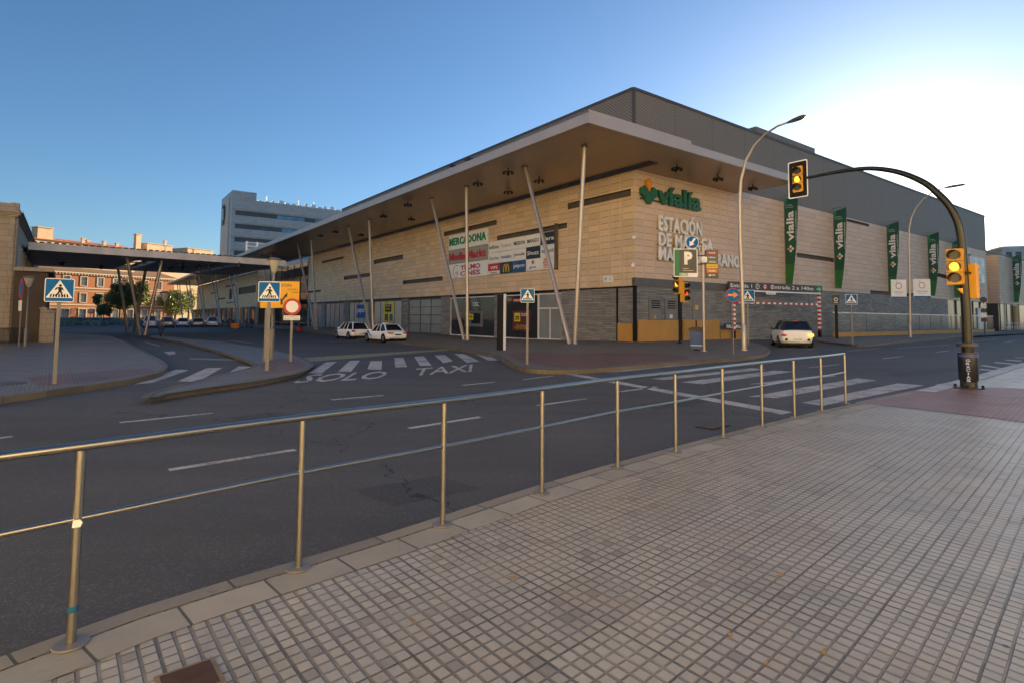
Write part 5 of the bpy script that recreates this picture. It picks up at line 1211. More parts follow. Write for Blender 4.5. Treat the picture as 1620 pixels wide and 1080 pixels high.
# info column and bus stop
ib = P(1324, 535.5); ic = thing('black_post_sign', 'slim black post with a square dark plate on top, right of the gantry', 'post sign', ib, face(ib)); h_ = zat(467, ib)-ib.z
b = MB(); b.box(-.12, .12, -.06, .06, -.05, h_-.85); b.build('post', M['black'], ic); b = MB(); b.prism(rrect(-.27, .27, h_-.75, h_, .03), -.03, .03); pl = b.build('sign_plate', M['dark'], ic); b = MB(); b.ring(0, h_-.38, .15, .1, -.036, -.031); b.box(-.15, .15, -.036, -.031, h_-.66, h_-.6); b.build('pictogram', M['signwhite'], pl)
b = MB(); b.box(-.05, .05, -.03, .03, h_-.85, h_-.75); b.build('neck', M['galv'], ic)
sb = P(1558, 529); bs2 = thing('bus_stop_post', 'thin bus stop post with a stack of small plates far along the side street', 'bus stop', sb, face(sb)); h_ = zat(470, sb)-sb.z
b = MB(); b.tube([(0, 0, -.05), (0, 0, h_-.1)], .06, 8); b.build('pole', M['darkgrey'], bs2); b = MB(); b.disc(0, h_-.35, .35, -.05, .05, 20); b.build('round_plate', M['brownslot'], bs2)
for i in range(4): b = MB(); b.box(-.28, .28, -.08, -.03, h_-1.3-.55*i, h_-.85-.55*i); b.build('text_plate', M['letter'] if i % 2 == 0 else M['dark'], bs2)

# garage gantry
gA = Vector((19.0, 48.5, 0)); gB = Vector((29.1, 53.6, 0)); gd = (gB-gA); gl_ = gd.length; gr = math.atan2(gd.y, gd.x)
ga = thing('parking_gantry', 'garage entrance gantry with a dark sign beam on two red and white striped posts', 'gantry', gA, gr)
def striped(x, ztop, name='striped_post'):
    b = MB(); n = 9; 
    b.cur = 2; b.box(x-.11, x+.11, -.11, .11, -.05, .55)
    for i in range(n*2):
        b.cur = i % 2; a = .55+(ztop-.55)*i/(n*2); c = .55+(ztop-.55)*(i+1)/(n*2); b.box(x-.11, x+.11, -.11, .11, a, c)
    b.build(name, [M['red'], M['signwhite'], M['black']], ga)
striped(0, 4.0); striped(gl_, 4.15)
b = MB(); b.box(-.6, gl_+.4, -.08, .08, 4.12, 4.78); bm2 = b.build('sign_beam', mat('gantry dark grey', (.075, .075, .07), .5), ga)
b = MB(); b.box(gl_-.6, gl_+.38, -.088, -.081, 4.14, 4.76); b.build('green_panel', mat('parking green', (.0, .2, .07), .45), bm2)
text('→' if False else 'Entrada 1', -.4, 4.3, 2.6, .32, -.09, 'lettering', M['signwhite'], bm2, .006, .01); text('Entrada 2 a 140m', gl_-6.6, 4.3, 5.7, .34, -.09, 'lettering', M['signwhite'], bm2, .006, .01)
b = MB(); b.prism(rot2([(-.32, -.035), (.12, -.035), (.12, .035), (-.32, .035)], 0, gl_-.1, 4.45), -.095, -.089); b.prism(rot2([(.0, .2), (.26, 0), (.0, -.2), (.08, -.2), (.34, 0), (.08, .2)], 0, gl_-.15, 4.45), -.095, -.089); b.build('arrow', M['signwhite'], bm2)
for i, x in enumerate((2.9, 3.85, 4.75)):
    b = MB(); b.disc(x, 4.45, .24, -.09, -.082, 20); o = b.build('round_symbol', M['signwhite'] if i == 0 else M['red'], bm2)
    b = MB(); b.disc(x, 4.45, .17, -.096, -.091, 20); b.build('symbol_centre', M['black'] if i == 0 else M['signwhite'], o); b = MB(); b.box(x-.1, x+.1, -.102, -.097, 4.41, 4.5); b.build('symbol_mark', M['white'] if i == 0 else M['black'], o)
b = MB(); b.box(0.2, gl_-.15, -.05, .05, 3.98, 4.1); b.build('beam_edge', M['signwhite'], ga)
b = MB(); b.box(4.0, 5.2, -.1, -.06, 3.78, 3.98); o = b.build('height_plate', M['signwhite'], ga); text('2,20 m', 4.2, 3.82, .8, .12, -.107, 'lettering', M['black'], o, .005)
b = MB()
for i in range(30): b.cur = i % 2; b.box(.2+i*(gl_-.4)/30, .2+(i+1)*(gl_-.4)/30, -.05, .05, 2.93, 3.08)
b.build('height_bar', [M['red'], M['signwhite']], ga)
b = MB()
for x in (1.5, gl_-1.5): b.tube([(x, 0, 3.08), (x, 0, 3.98)], .012, 5)
b.build('chain', M['dark'], ga)
# glass railing by the garage ramp
gl0, gl1 = SM.inverted() @ P(1291, 534), None
rl = thing('glass_railing', 'glass railing on a low orange wall along the garage ramp by the side street', 'glass railing', S(25.5, -2.6, 0), SROT)
b = MB(); b.box(0, 52, -.12, .12, -.1, .36); b.build('low_wall', M['yellow'], rl)
for i in range(14):
    b = MB(); b.box(i*3.7+.06, i*3.7+3.64, -.01, .01, .4, 2.2); b.build('glass_pane', M['clearglass'], rl)
b = MB()
for i in range(15): b.box(i*3.7-.035, i*3.7+.035, -.035, .035, .36, 2.24)
b.build('posts', M['galv'], rl); b = MB(); b.box(-.05, 51.9, -.05, .05, 2.24, 2.34); b.build('handrail', M['signwhite'], rl)
# orange letters fence by the plinth
p = S(12.3, -.4, 0)
# white railing far right
wr = thing('white_railing', 'white railing along the terrace at the far right end of the station', 'railing', S(vR(1572, 500), -1.4, 0), SROT)
b = MB()
for i in range(22): b.tube([(i*1.5, 0, 0), (i*1.5, 0, 1.25)], .035, 6)
b.build('posts', M['white'], wr); b = MB()
for z_ in (.55, 1.25): b.tube([(0, 0, z_), (31.5, 0, z_)], .04, 6)
b.build('rail', M['white'], wr)
tp = thing('ramp_lettering_board', 'low dark board of white capitals standing behind the orange plinth by the garage entrance', 'sign', S(10.7, -.45, 0), SROT)
b = MB(); b.box(0, 3.2, -.03, .03, .72, 1.2); b.build('board', M['dark'], tp); text('VIALIA MALAGA', .1, .8, 3.0, .32, -.04, 'lettering', M['letter'], tp, .008, .02)

# ================================================================== traffic signals
def lamp_head3(parent, lit=1, s=1.0, body='signal', backplate=False):
    """three lens signal facing -y, origin at its middle"""
    w_, h = .36*s, .94*s
    b = MB(); b.prism(rrect(-w_/2, w_/2, -h/2, h/2, .03*s), -.02*s, .20*s); bd = b.build('housing', M[body], parent)
    for i in range(3):
        z = (1-i)*.30*s; b = MB(); b.disc(0, z, .115*s, -.032*s, -.021*s, 24); b.build('lens', M['amber_lit'] if i == lit else M['lens'], bd)
        b = MB(); n = 14; vs = []; fs = []
        for k in range(n+1):
            t = R(-35+250*k/n)
            for rr in (.125*s, .138*s):
                for (yy, dz) in ((-.021*s, 0), (-.17*s if 20 < 250*k/n < 230 else -.09*s, 0)): vs.append((rr*math.cos(t), yy, z+rr*math.sin(t)))
        for k in range(n):
            a = k*4; c = a+4; fs += [(a, a+1, c+1, c), (a+2, c+2, c+3, a+3), (a+1, a+3, c+3, c+1)]
        b.add(vs, fs); b.build('visor', M['dark'], bd)
    b = MB(); b.box(-w_/2-.005, w_/2+.005, -.024*s, -.0, .145*s, .155*s); b.box(-w_/2-.005, w_/2+.005, -.024*s, -.0, -.155*s, -.145*s); b.build('seam', M['dark'], bd)
    if backplate:
        b = MB(); b.prism(rrect(-.36*s, .36*s, -.68*s, .68*s, .06*s), .02*s, .05*s); bp = b.build('backplate', M['black'], parent)
        b = MB(); o_ = rrect(-.36*s, .36*s, -.68*s, .68*s, .06*s); i_ = rrect(-.32*s, .32*s, -.64*s, .64*s, .04*s)
        for k in range(len(o_)): b.prism([o_[k], o_[(k+1) % len(o_)], i_[(k+1) % len(o_)], i_[k]], .012*s, .019*s)
        b.build('white_border', M['signwhite'], bp)
    return bd
mb_ = P(1533, 613.5); AZM = R(-42); md = Vector((math.sin(AZM), math.cos(AZM), 0)); mn = Vector((md.y, -md.x, 0))
ma_ = thing('traffic_light_mast', 'tall dark olive arched signal mast on the near pavement', 'traffic light', mb_, 0)
pts = [(1532, 600), (1530.5, 545), (1529, 500), (1526, 450), (1523.5, 410), (1521, 380), (1515, 351), (1501, 325), (1483, 306), (1463, 290), (1432, 276), (1402, 269), (1372, 267), (1340, 270), (1306, 276), (1276, 282)]
W_ = [onp(x, y, mb_, mn)-mb_ for x, y in pts]
pl_ = [Vector((0, 0, .15))]+W_
rad = [.14, .14, .14, .135, .13, .125, .12, .115, .11, .105, .10, .092, .085, .078, .07, .06, .055]
rad = [q*.76 for q in rad]; cmp_ = []; rr = []
for i in range(len(pl_)-1):
    for k in range(4):
        t = k/4; p0 = pl_[max(i-1, 0)]; p1 = pl_[i]; p2 = pl_[i+1]; p3 = pl_[min(i+2, len(pl_)-1)]
        cmp_.append(.5*((2*p1)+(p2-p0)*t+(2*p0-5*p1+4*p2-p3)*t*t+(3*p1-p0-3*p2+p3)*t**3)); rr.append(rad[i]*(1-t)+rad[i+1]*t)
cmp_.append(pl_[-1]); rr.append(.042)
b = MB(); b.tube(cmp_, rr, 18); b.build('pole', M['olive'], ma_, True)
b = MB(); b.lathe([(.30, 0), (.30, .03), (.17, .04), (.165, .2), (.12, .22)]); b.build('base_plate', M['dark'], ma_, True)
for i in range(4):
    t = R(45+90*i); b = MB(); b.lathe([(.03, 0), (.03, .05), (.02, .06)], (.26*math.cos(t), .26*math.sin(t), .03), 6); b.build('bolt', M['black'], ma_)
def holder(parent, name, p):
    e = bpy.data.objects.new(name, None); COL.objects.link(e); e.parent = parent; e.location = p; return e
# signal on the pole, far signal on the arm: things mounted on the mast
kk = px_m(mb_)
def sig(label, px, py, hpx, rz, y_off=0, **k):
    p = onp(px, py, mb_, mn) if k.get('plane', True) else None; k.pop('plane', None)
    s = hpx*((p-CAM).dot(f0))/FPX/.92
    r_ = thing('signal_head', label, 'signal head', p+Vector((0, 0, 0)), rz, 'signal heads'); lamp_head3(r_, s=s, **k); return r_, s
s1, sc1 = sig('large yellow three lens signal with lit amber on the mast pole facing left', 1511, 423, 55, R(-52))
d_ = Vector((-.30, -.28, 0)); s1.location = s1.location+Vector((-.1, -.12, 0))
b = MB(); 
for z_ in (.3, -.3): b.bar((0, .15, z_), (.2, .42, z_), .05, .05)
b.build('bracket', M['dark'], s1)
s2, sc2 = sig('far amber lit signal with black white bordered backplate at the tip of the arched arm', 1262, 284, 40, R(-54), backplate=True)
s2.location = s2.location+Vector((0, 0, 0))
s3 = thing('signal_head', 'yellow signal housing seen from its back on the right side of the mast pole', 'signal head', onp(1544, 445, mb_, mn)+Vector((.02, .1, 0)), R(116), 'signal heads')
hh3 = 54*px_m(mb_)**-1; lamp_head3(s3, lit=9, s=hh3/.92); s3.scale = (.7, .7, 1); b = MB(); b.bar((0, .12, .2), (0.0, .4, .2), .05, .05); b.build('bracket', M['dark'], s3)
ps_ = thing('pedestrian_signal_arm', 'black bracket arm with a small yellow pointer sticking out left below the pole signal', 'bracket', mb_, 0)
a = onp(1528, 447, mb_, mn)-mb_; c = onp(1484, 435, mb_, mn)-mb_; b = MB(); b.bar(a, c, .09, .09); b.build('arm', M['black'], ps_)
a = onp(1521, 463, mb_, mn)-mb_; b = MB(); b.prism([(a.x-.16, a.z+.08), (a.x+.06, a.z+.12), (a.x+.06, a.z-.14)], a.y-.1, a.y-.06); b.build('pointer', M['signal'], ps_)
# GRACIAS bin on the mast
gb_ = thing('litter_bin', 'dark cylindrical litter bin with vertical GRACIAS lettering around the mast foot', 'bin', mb_, face(mb_))
zb_, zt_ = zat(602, mb_)-mb_.z, zat(557, mb_)-mb_.z; rb = 13.2/kk
b = MB(); b.lathe([(rb*.82, zb_-.02), (rb*.97, zb_+.05), (rb, zt_-.05), (rb*.97, zt_)], n=28); b.build('body', mat('bin near black', (.012, .013, .018), .35, 0, .1, 3.), gb_, True)
b = MB(); zl = zat(546, mb_)-mb_.z; b.lathe([(rb*1.06, zl-.03), (rb*1.1, zl), (rb*1.0, zl+.05), (rb*.5, zl+.07)], n=28); b.build('lid', M['darkgrey'], gb_, True)
b = MB()
for t in range(4): a_ = R(45+90*t); b.tube([(rb*.8*math.cos(a_), rb*.8*math.sin(a_), zt_-.05), (rb*.8*math.cos(a_), rb*.8*math.sin(a_), zl)], .012, 6)
b.build('lid_stays', M['dark'], gb_)
b = MB(); b.lathe([(rb*1.005, zt_-.11), (rb*1.01, zt_-.10), (rb*1.01, zt_-.05), (rb*1.0, zt_-.045)], n=28); b.build('blue_band', mat('bin blue', (.05, .07, .25), .4), gb_)
for i, ch in enumerate('GRACIAS'):
    text(ch, -.04 if ch != 'I' else -.012, zt_-.21-i*.078, .08 if ch != 'I' else .024, .062, -rb-.012, 'lettering', mat('pale blue letter', (.42, .55, .8), .5), gb_, .01, .03)
# pair of yellow signals at the corner
cb = P(1075.5, 543); cs = thing('traffic_light', 'slim black signal post by the corner wall with two yellow signal heads facing different ways', 'traffic light', cb, 0); kc = px_m(cb)
b = MB(); b.tube([(0, 0, -.05), (0, 0, zat(436, cb)-cb.z)], .075, 10); b.lathe([(.18, 0), (.18, .04), (.1, .06)]); b.build('post', M['black'], cs, True)
for (px, py, rz, lit) in ((1071.5, 450, -.9, 1), (1085, 463, 1.0, 9)):
    e = thing('signal_head', 'higher left yellow signal head on the black corner post' if lit == 1 else 'lower right yellow signal head with a red light on the black corner post', 'signal head', cb+Vector(((px-1075.5)/kc, -.1, zat(py, cb)-cb.z)), face(cb)+rz, 'signal heads')
    bd = lamp_head3(e, lit=lit, s=31/kc/.92)
    if lit == 9: b = MB(); b.disc(0, .0, .10*31/kc/.92, -.06, -.045, 16); b.build('lens', M['red_lit'], bd)

# ================================================================== near railing
posts = [(-420, 1360), (112, 1020), (472, 899), (700, 830), (857, 780), (977, 740), (1069, 715), (1144, 692), (1206, 674), (1257, 660), (1300, 650), (1338, 638)]
pw = [P(*q) for q in posts]; pw[0] = pw[1]+(pw[1]-pw[2])*1.05
ra = thing('pedestrian_railing', 'long polished steel two bar railing along the near kerb', 'railing', (0, 0, 0))
HR = .95; rk = [Vector((p.x, p.y, HR)) for p in pw]
b = MB(); b.tube([Vector((p.x, p.y, HR)) for p in catmull([p.to_2d() for p in pw], 4)] if False else [Vector((q.x, q.y, HR)) for q in catmull([(p.x, p.y) for p in pw], 4)], .0225, 14); b.build('top_rail', M['steel'], ra, True)
b = MB(); b.tube([Vector((q.x, q.y, .60)) for q in catmull([(p.x, p.y) for p in pw], 4)], .0145, 14); b.build('middle_rail', M['steel'], ra, True)
for i, p in enumerate(pw):
    b = MB(); b.tube([(p.x, p.y, 0), (p.x, p.y, HR-.02)], .0215, 14); o = b.build('post', M['steel'], ra, True)
    b = MB(); b.lathe([(.075, 0), (.078, .004), (.074, .010), (.03, .014)], (p.x, p.y, .003), 22); b.build('base_flange', M['galv'], o, True)
    if i == 1:
        b = MB(); b.lathe([(.0226, 0), (.0226, .028)], (p.x, p.y, .16), 16); b.build('blue_tape', mat('blue tape', (.01, .10, .20), .5), o)
        b = MB(); b.prism([(p.x-.005, .565), (p.x+.035, .57), (p.x+.045, .59), (p.x+.03, .605), (p.x, .60)], p.y-.028, p.y-.022); b.build('sticker', M['letter'], o)

rl_ = random.Random(5); lf0 = None
for (x, y) in ((1004, 787), (805, 914), (1228, 910), (1158, 1008), (1302, 1035), (1210, 1052), (1010, 742), (968, 820), (1330, 770), (730, 700), (650, 985), (1120, 880)):
    p = P(x, y); 
    if p.y < nk[0][1]: continue
    if lf0 is None:
        vs_ = []; 
        for i in range(7): t = i/6; w_ = .016*math.sin(math.pi*min(1, t*1.05+.02)); vs_ += [(-w_, .06*t, .006+.008*t*t), (0, .06*t, .002+.006*t), (w_, .06*t, .007+.008*t*t)]
        b = MB(); b.add(vs_, [(i*3+k, i*3+k+1, i*3+k+4, i*3+k+3) for i in range(6) for k in (0, 1)]); lf0 = o = b.build('fallen_leaf', mat('dry leaf', (.42, .24, .06), .7, 0, .3, 30.))
    else: o = lf0.copy(); COL.objects.link(o)
    tag(o, 'small dry yellow leaf lying on the near pavement tiles', 'leaf', 'dry leaves on the pavement'); o.location = (p.x, p.y, .001); o.rotation_euler = (0, 0, rl_.uniform(0, 6)); k_ = rl_.uniform(.5, .9); o.scale = (k_,)*3
# drain, covers
dp = P(1152, 679); dn = RD(1152, 679); dr = thing('drain_grate', 'black slotted drain grate in the road against the near kerb', 'drain', (dn.x-.15, dn.y+.25, -.126), R(90)-R(47))
b = MB(); b.box(-.28, .28, -.16, .16, -.0, .008); b.build('frame', M['black'], dr); b = MB()
for i in range(9): b.box(-.25+i*.057, -.22+i*.057, -.13, .13, .008, .014)
b.build('bars', M['darkgrey'], dr)
hp = onz(300, 1076, 0.0); hc = thing('utility_cover', 'rusty brown square utility cover in the near pavement at the bottom edge', 'cover', (hp.x, hp.y, .002), R(-140+180))
b = MB(); b.box(-.12, .12, -.12, .12, .0, .004); b.build('frame', mat('pale worn brass', (.30, .20, .10), .5, .3, .2, 8.), hc); b = MB(); b.box(-.10, .10, -.10, .10, .004, .007); b.build('lid', mat('rusty iron', (.09, .045, .025), .7, .2, .3, 12.), hc)
for q, l in (((141, 598), 'dark oval disc on the left pavement near the kerb'), ((5, 606), 'dark disc on the left pavement at the left edge')):
    p = P(*q); o = MB(); o.lathe([(.42, .0), (.42, .006), (.40, .008)], n=24); o = o.build('dark_disc', M['darkgrey'], None); o.location = (p.x, p.y, .0); tag(o, l, 'manhole cover')  # thin dark disc lying on the pavement
# teal glass fence on the plaza
a, c = P(92, 517.5), P(232, 516.5); tf = thing('teal_glass_fence', 'long low teal tinted glass fence in front of the brick building', 'fence', a, math.atan2(c.y-a.y, c.x-a.x)); L_ = (c-a).length
a2 = -6.0; hF = zat(503, (a+c)/2)+.42; n_ = 16
for i in range(n_):
    b = MB(); x = a2+i*(L_-a2)/n_; b.box(x+.05, x+(L_-a2)/n_-.05, -.02, .02, .12, hF); b.build('glass_pane', M['teal'], tf)
b = MB()
for i in range(n_+1): x = a2+i*(L_-a2)/n_; b.box(x-.045, x+.045, -.045, .045, 0, hF+.05)
b.build('posts', M['galv'], tf); b = MB(); b.box(a2, L_, -.06, .06, 0, .12); b.box(a2, L_, -.03, .03, hF, hF+.05); b.build('rails', M['galv'], tf)
# barriers by the entrance
for (x0, x1, y, l) in ((405, 470, 522, 'low grey barrier railing before the dark entrance, left of the red ringed sign'), (472, 505, 524, 'low grey barrier railing before the dark entrance, right of the red ringed sign')):
    a, c = P(x0, y), P(x1, y); o = thing('barrier_railing', l, 'barrier', a, math.atan2(c.y-a.y, c.x-a.x), 'barriers before the entrance'); L_ = (c-a).length
    b = MB()
    for z_ in (.5, 1.1): b.tube([(0, 0, z_), (L_, 0, z_)], .035, 6)
    b.build('rail', M['galv'], o); b = MB()
    for i in range(int(L_/1.6)+1): b.tube([(i*1.6, 0, 0), (i*1.6, 0, 1.1)], .03, 6)
    b.build('posts', M['galv'], o)
sb_ = P(254, 532.5); o = thing('small_bin', 'tiny dark blue bin beside the small far lamp post', 'bin', sb_, 0); b = MB(); b.lathe([(.16, .25), (.2, .9), (.17, .95)], n=12); b.build('body', mat('dark blue bin', (.02, .04, .12), .5), o); b = MB(); b.tube([(0, 0, 0), (0, 0, .3)], .05, 6); b.build('post', M['black'], o)

# ================================================================== vehicles
def car(label, loc, az, L=4.5, Wd=1.8, H=1.45, paint='carwhite', roof=None, style='sedan', group=None, plate=None, low=False, cat='car'):
    """built nose to +y; az = heading"""
    r_ = thing('parked_car' if group else 'car', label, cat, loc, -az, group)
    hw = Wd/2; sh = H*(.64 if roof else .60); h2 = L/2
    # lower body: stations from tail (-h2) to nose
    if style == 'sedan': T = [(-h2, .55, .80, .70), (-h2+.10, .32, .86, .90), (-h2+.5, .20, .97*H/1.45, .97), (-h2+1.1, .18, sh+.06, 1.0), (0, .17, sh+.03, 1.0), (h2-1.35, .18, sh, 1.0), (h2-.75, .19, sh-.10, .98), (h2-.22, .24, sh-.26, .90), (h2, .38, sh-.42, .70)]
    else: T = [(-h2, .45, sh-.08, .74), (-h2+.08, .30, sh-.02, .90), (-h2+.35, .22, sh+.03, .97), (-h2+1.0, .19, sh+.04, 1.0), (0, .18, sh, 1.0), (h2-1.2, .19, sh-.04, 1.0), (h2-.7, .2, sh-.12, .98), (h2-.2, .25, sh-.26, .9), (h2, .38, sh-.40, .72)]
    vs = []; fs = []; k = 9
    for y, zb, zt, f in T:
        w_ = hw*f; hh = zt-zb
        prof = [(0, zb), (w_*.88, zb), (w_*.98, zb+hh*.18), (w_, zb+hh*.45), (w_*.985, zb+hh*.72), (w_*.93, zt-.03), (w_*.85, zt), (w_*.4, zt+.025), (0, zt+.03)]
        for x, z in prof: vs.append((x, y, z))
        for x, z in prof[1:-1][::-1]: vs.append((-x, y, z))
    m_ = 16
    for i in range(len(T)-1):
        for j in range(m_): fs.append((i*m_+j, i*m_+(j+1) % m_, (i+1)*m_+(j+1) % m_, (i+1)*m_+j))
    fs.append(tuple(range(m_))); fs.append(tuple(range((len(T)-1)*m_, len(T)*m_)))
    b = MB(); b.add(vs, fs); body = b.build('body', M[paint], r_, True)
    mod = body.modifiers.new('s', 'SUBSURF'); mod.levels = 2; mod.render_levels = 2
    # greenhouse
    if style == 'sedan': G0 = [(-h2+.55, sh+.02), (h2-1.45, sh)]; G1 = [(-h2+1.25, H-.06), (h2-2.15, H-.03)]
    elif style == 'van': G0 = [(-h2+.06, sh), (h2-.95, sh)]; G1 = [(-h2+.22, H-.03), (h2-1.75, H-.02)]
    else: G0 = [(-h2+.10, sh), (h2-1.05, sh-.03)]; G1 = [(-h2+.55, H-.08), (h2-1.9, H-.04)]
    wb, wt = hw*.90, hw*.68
    vs = []; fs = []
    ys = [0, .12, .35, .62, .86, 1.0]
    for t in ys:
        yb = G0[0][0]*(1-t)+G0[1][0]*t; yt = G1[0][0]*(1-t)+G1[1][0]*t; zt = G1[0][1]*(1-t)+G1[1][1]*t+.045*math.sin(math.pi*t); nb_ = .93 if t in (0, 1.0) else 1
        vs += [(-wb*nb_, yb, G0[0][1]*(1-t)+G0[1][1]*t), (-wt*nb_, yt, zt), (-wt*.5, yt, zt+.03), (wt*.5, yt, zt+.03), (wt*nb_, yt, zt), (wb*nb_, yb, G0[0][1]*(1-t)+G0[1][1]*t)]
    b = MB(); n = len(ys)
    gl1 = [(0, 1, 2, 3, 4, 5)]; gl2 = [tuple((n-1)*6+q for q in (5, 4, 3, 2, 1, 0))]
    b.add(vs, gl1+gl2+[(i*6, (i+1)*6, (i+1)*6+1, i*6+1) for i in range(n-1)]+[(i*6+4, (i+1)*6+4, (i+1)*6+5, i*6+5) for i in range(n-1)])
    b.build('windows', M['carglass'], r_, False)
    rp_ = M[roof or paint]
    b = MB(); zoff = .012
    b.add([(x*1.02, y*1.0, z+zoff) for x, y, z in vs], [(i*6+q, i*6+q+1, (i+1)*6+q+1, (i+1)*6+q) for i in range(n-1) for q in (1, 2, 3)]); rf = b.build('roof', rp_, r_, True)
    b = MB()
    for i in ((0, n-1) if style != 'sedan' else (0, n-1)):
        for a, c in ((0, 1), (5, 4)): b.bar(Vector(vs[i*6+a])*1.0, Vector(vs[i*6+c])+Vector((0, 0, .01)), .09, .05)
    for i in (2, 3):
        for a, c in ((0, 1), (5, 4)): b.bar(Vector(vs[i*6+a])+Vector(((-1)**(a == 0)*.012, 0, 0)), Vector(vs[i*6+c])+Vector(((-1)**(a == 0)*.012, 0, 0)), .05, .03)
    b.build('pillars', rp_, r_)
    # wheels
    wr_ = .33 if style != 'van' else .34
    for sy in (-h2+.82, h2-.88):
        for sx in (-1, 1):
            b = MB(); b.lathe([(wr_*.7, -.10), (wr_*.96, -.09), (wr_, -.05), (wr_, .05), (wr_*.96, .09), (wr_*.7, .10)], n=22)
            o = b.build('wheel', M['tyre'], r_, True); me = o.data; me.transform(Matrix.Rotation(R(90), 4, 'Y')); me.transform(Matrix.Translation((sx*(hw-.11), sy, wr_)))
            b = MB(); n_ = 5; b.lathe([(wr_*.66, .0), (wr_*.66, .02), (wr_*.6, .025)], n=18)
            o2 = b.build('rim', M['rim'], o); o2.data.transform(Matrix.Rotation(R(90*sx), 4, 'Y')); o2.data.transform(Matrix.Translation((sx*(hw-.018), sy, wr_)))
            b = MB(); vv = []
            b.lathe([(wr_*1.18, 0), (wr_*1.18, .004)], n=22); o3 = b.build('wheel_arch', M['black'], r_); o3.data.transform(Matrix.Rotation(R(90*sx), 4, 'Y')); o3.data.transform(Matrix.Translation((sx*(hw-.004), sy, wr_+.02)))
    # tail details
    yt = -h2-.012
    for sx in (-1, 1):
        b = MB()
        if style == 'sedan': b.prism([(sx*.38*hw, .80), (sx*.92*hw, .84), (sx*.96*hw, .74), (sx*.5*hw, .72)], yt-.02, yt+.16)
        elif style == 'van': b.prism([(sx*.80*hw, .75), (sx*.94*hw, .75), (sx*.92*hw, 1.15), (sx*.82*hw, 1.15)], yt-.01, yt+.14)
        else: b.prism([(sx*.58*hw, .78), (sx*.72*hw, .68), (sx*.94*hw, .70), (sx*.93*hw, .86)], yt-.03, yt+.14)
        b.build('tail_light', M['amber_lit'] if (style == 'hatch' and sx == 1 and roof) else M['tail'], r_)
        b = MB(); b.prism([(sx*.55*hw, sh-.30), (sx*.92*hw, sh-.26), (sx*.93*hw, sh-.17), (sx*.6*hw, sh-.22)], h2-.13, h2+.015); b.build('headlight', M['glass_grey'], r_)
        b = MB(); b.prism(rrect(sx*(hw+.10)-.10, sx*(hw+.10)+.10, sh+.0, sh+.14, .04), h2-1.75, h2-1.65); b.build('mirror', rp_ if roof else M[paint], r_)
    b = MB(); b.prism(rrect(-.26, .26, .60 if style == 'sedan' else .47, .71 if style == 'sedan' else .58, .01), yt-.01, yt+.06); pl = b.build('number_plate', M['signwhite'] if not plate == 'green' else mat('green plate', (.0, .16, .09), .4), r_)
    text('1234 MLG' if False else '5127 KHB', -.21, .625 if style == 'sedan' else .495, .42, .06, yt-.016, 'lettering', M['black'], pl, .004, .01)
    b = MB(); b.box(-hw*.7, hw*.7, yt+.03, yt+.2, .2 if roof else .26, .27 if roof else .33); b.build('bumper_trim', M['black'], r_)
    b = MB(); b.box(-hw*.86, hw*.86, -h2+.4, h2-.4, .12, .3); b.build('underbody', M['black'], r_)
    return r_
# white hatchback with dark roof turning into the garage
p = P(1262, 547); az = R(15); f_ = Vector((math.sin(az), math.cos(az), 0)); c_ = p+f_*1.95; c_.z = -.13
hc_ = car('white hatchback with a black roof and lit right indicator near the garage entrance', c_, az, 3.9, 1.93, 1.67, 'carwhite', 'cardark', 'hatch')
b = MB(); b.box(-.12, .12, -1.62, -1.52, 1.62, 1.67); b.build('high_brake_light', M['tail'], hc_)
for sx in (-1, 1): b = MB(); b.disc(sx*.62, .50, .075, -1.99, -1.9, 16); b.build('fog_lamp', M['black'], hc_)
# taxis
az = R(-38); f_ = Vector((math.sin(az), math.cos(az), 0))
p = P(630, 542.5, -.13); c_ = p+f_*2.45; c_.z = G(p.x, p.y)-.13
tx = car('white saloon taxi with a dark blue door stripe, nearer of the two taxis', c_, az, 4.85, 1.86, 1.46, 'carwhite', None, 'sedan', 'taxis at the station', plate='green', cat='taxi')
b = MB(); b.add([(-.934, 1.5, .85), (-.934, 1.28, .85), (-.934, .45, .42), (-.934, .67, .42), (-.926, 1.5, .85), (-.926, 1.28, .85), (-.926, .45, .42), (-.926, .67, .42)], [(0, 1, 2, 3), (7, 6, 5, 4), (0, 4, 5, 1), (1, 5, 6, 2), (2, 6, 7, 3), (3, 7, 4, 0)]); b.build('door_stripe', M['blue'], tx)
b = MB(); b.box(-.2, .2, -.1, .1, 1.47, 1.57); b.build('roof_light', M['signwhite'], tx)
p = P(571, 537, -.13); c_ = p+f_*2.3; c_.z = G(p.x, p.y)-.13
t2 = car('white estate taxi standing behind the nearer saloon taxi', c_, az, 4.6, 1.85, 1.55, 'carwhite', None, 'hatch', 'taxis at the station', cat='taxi')
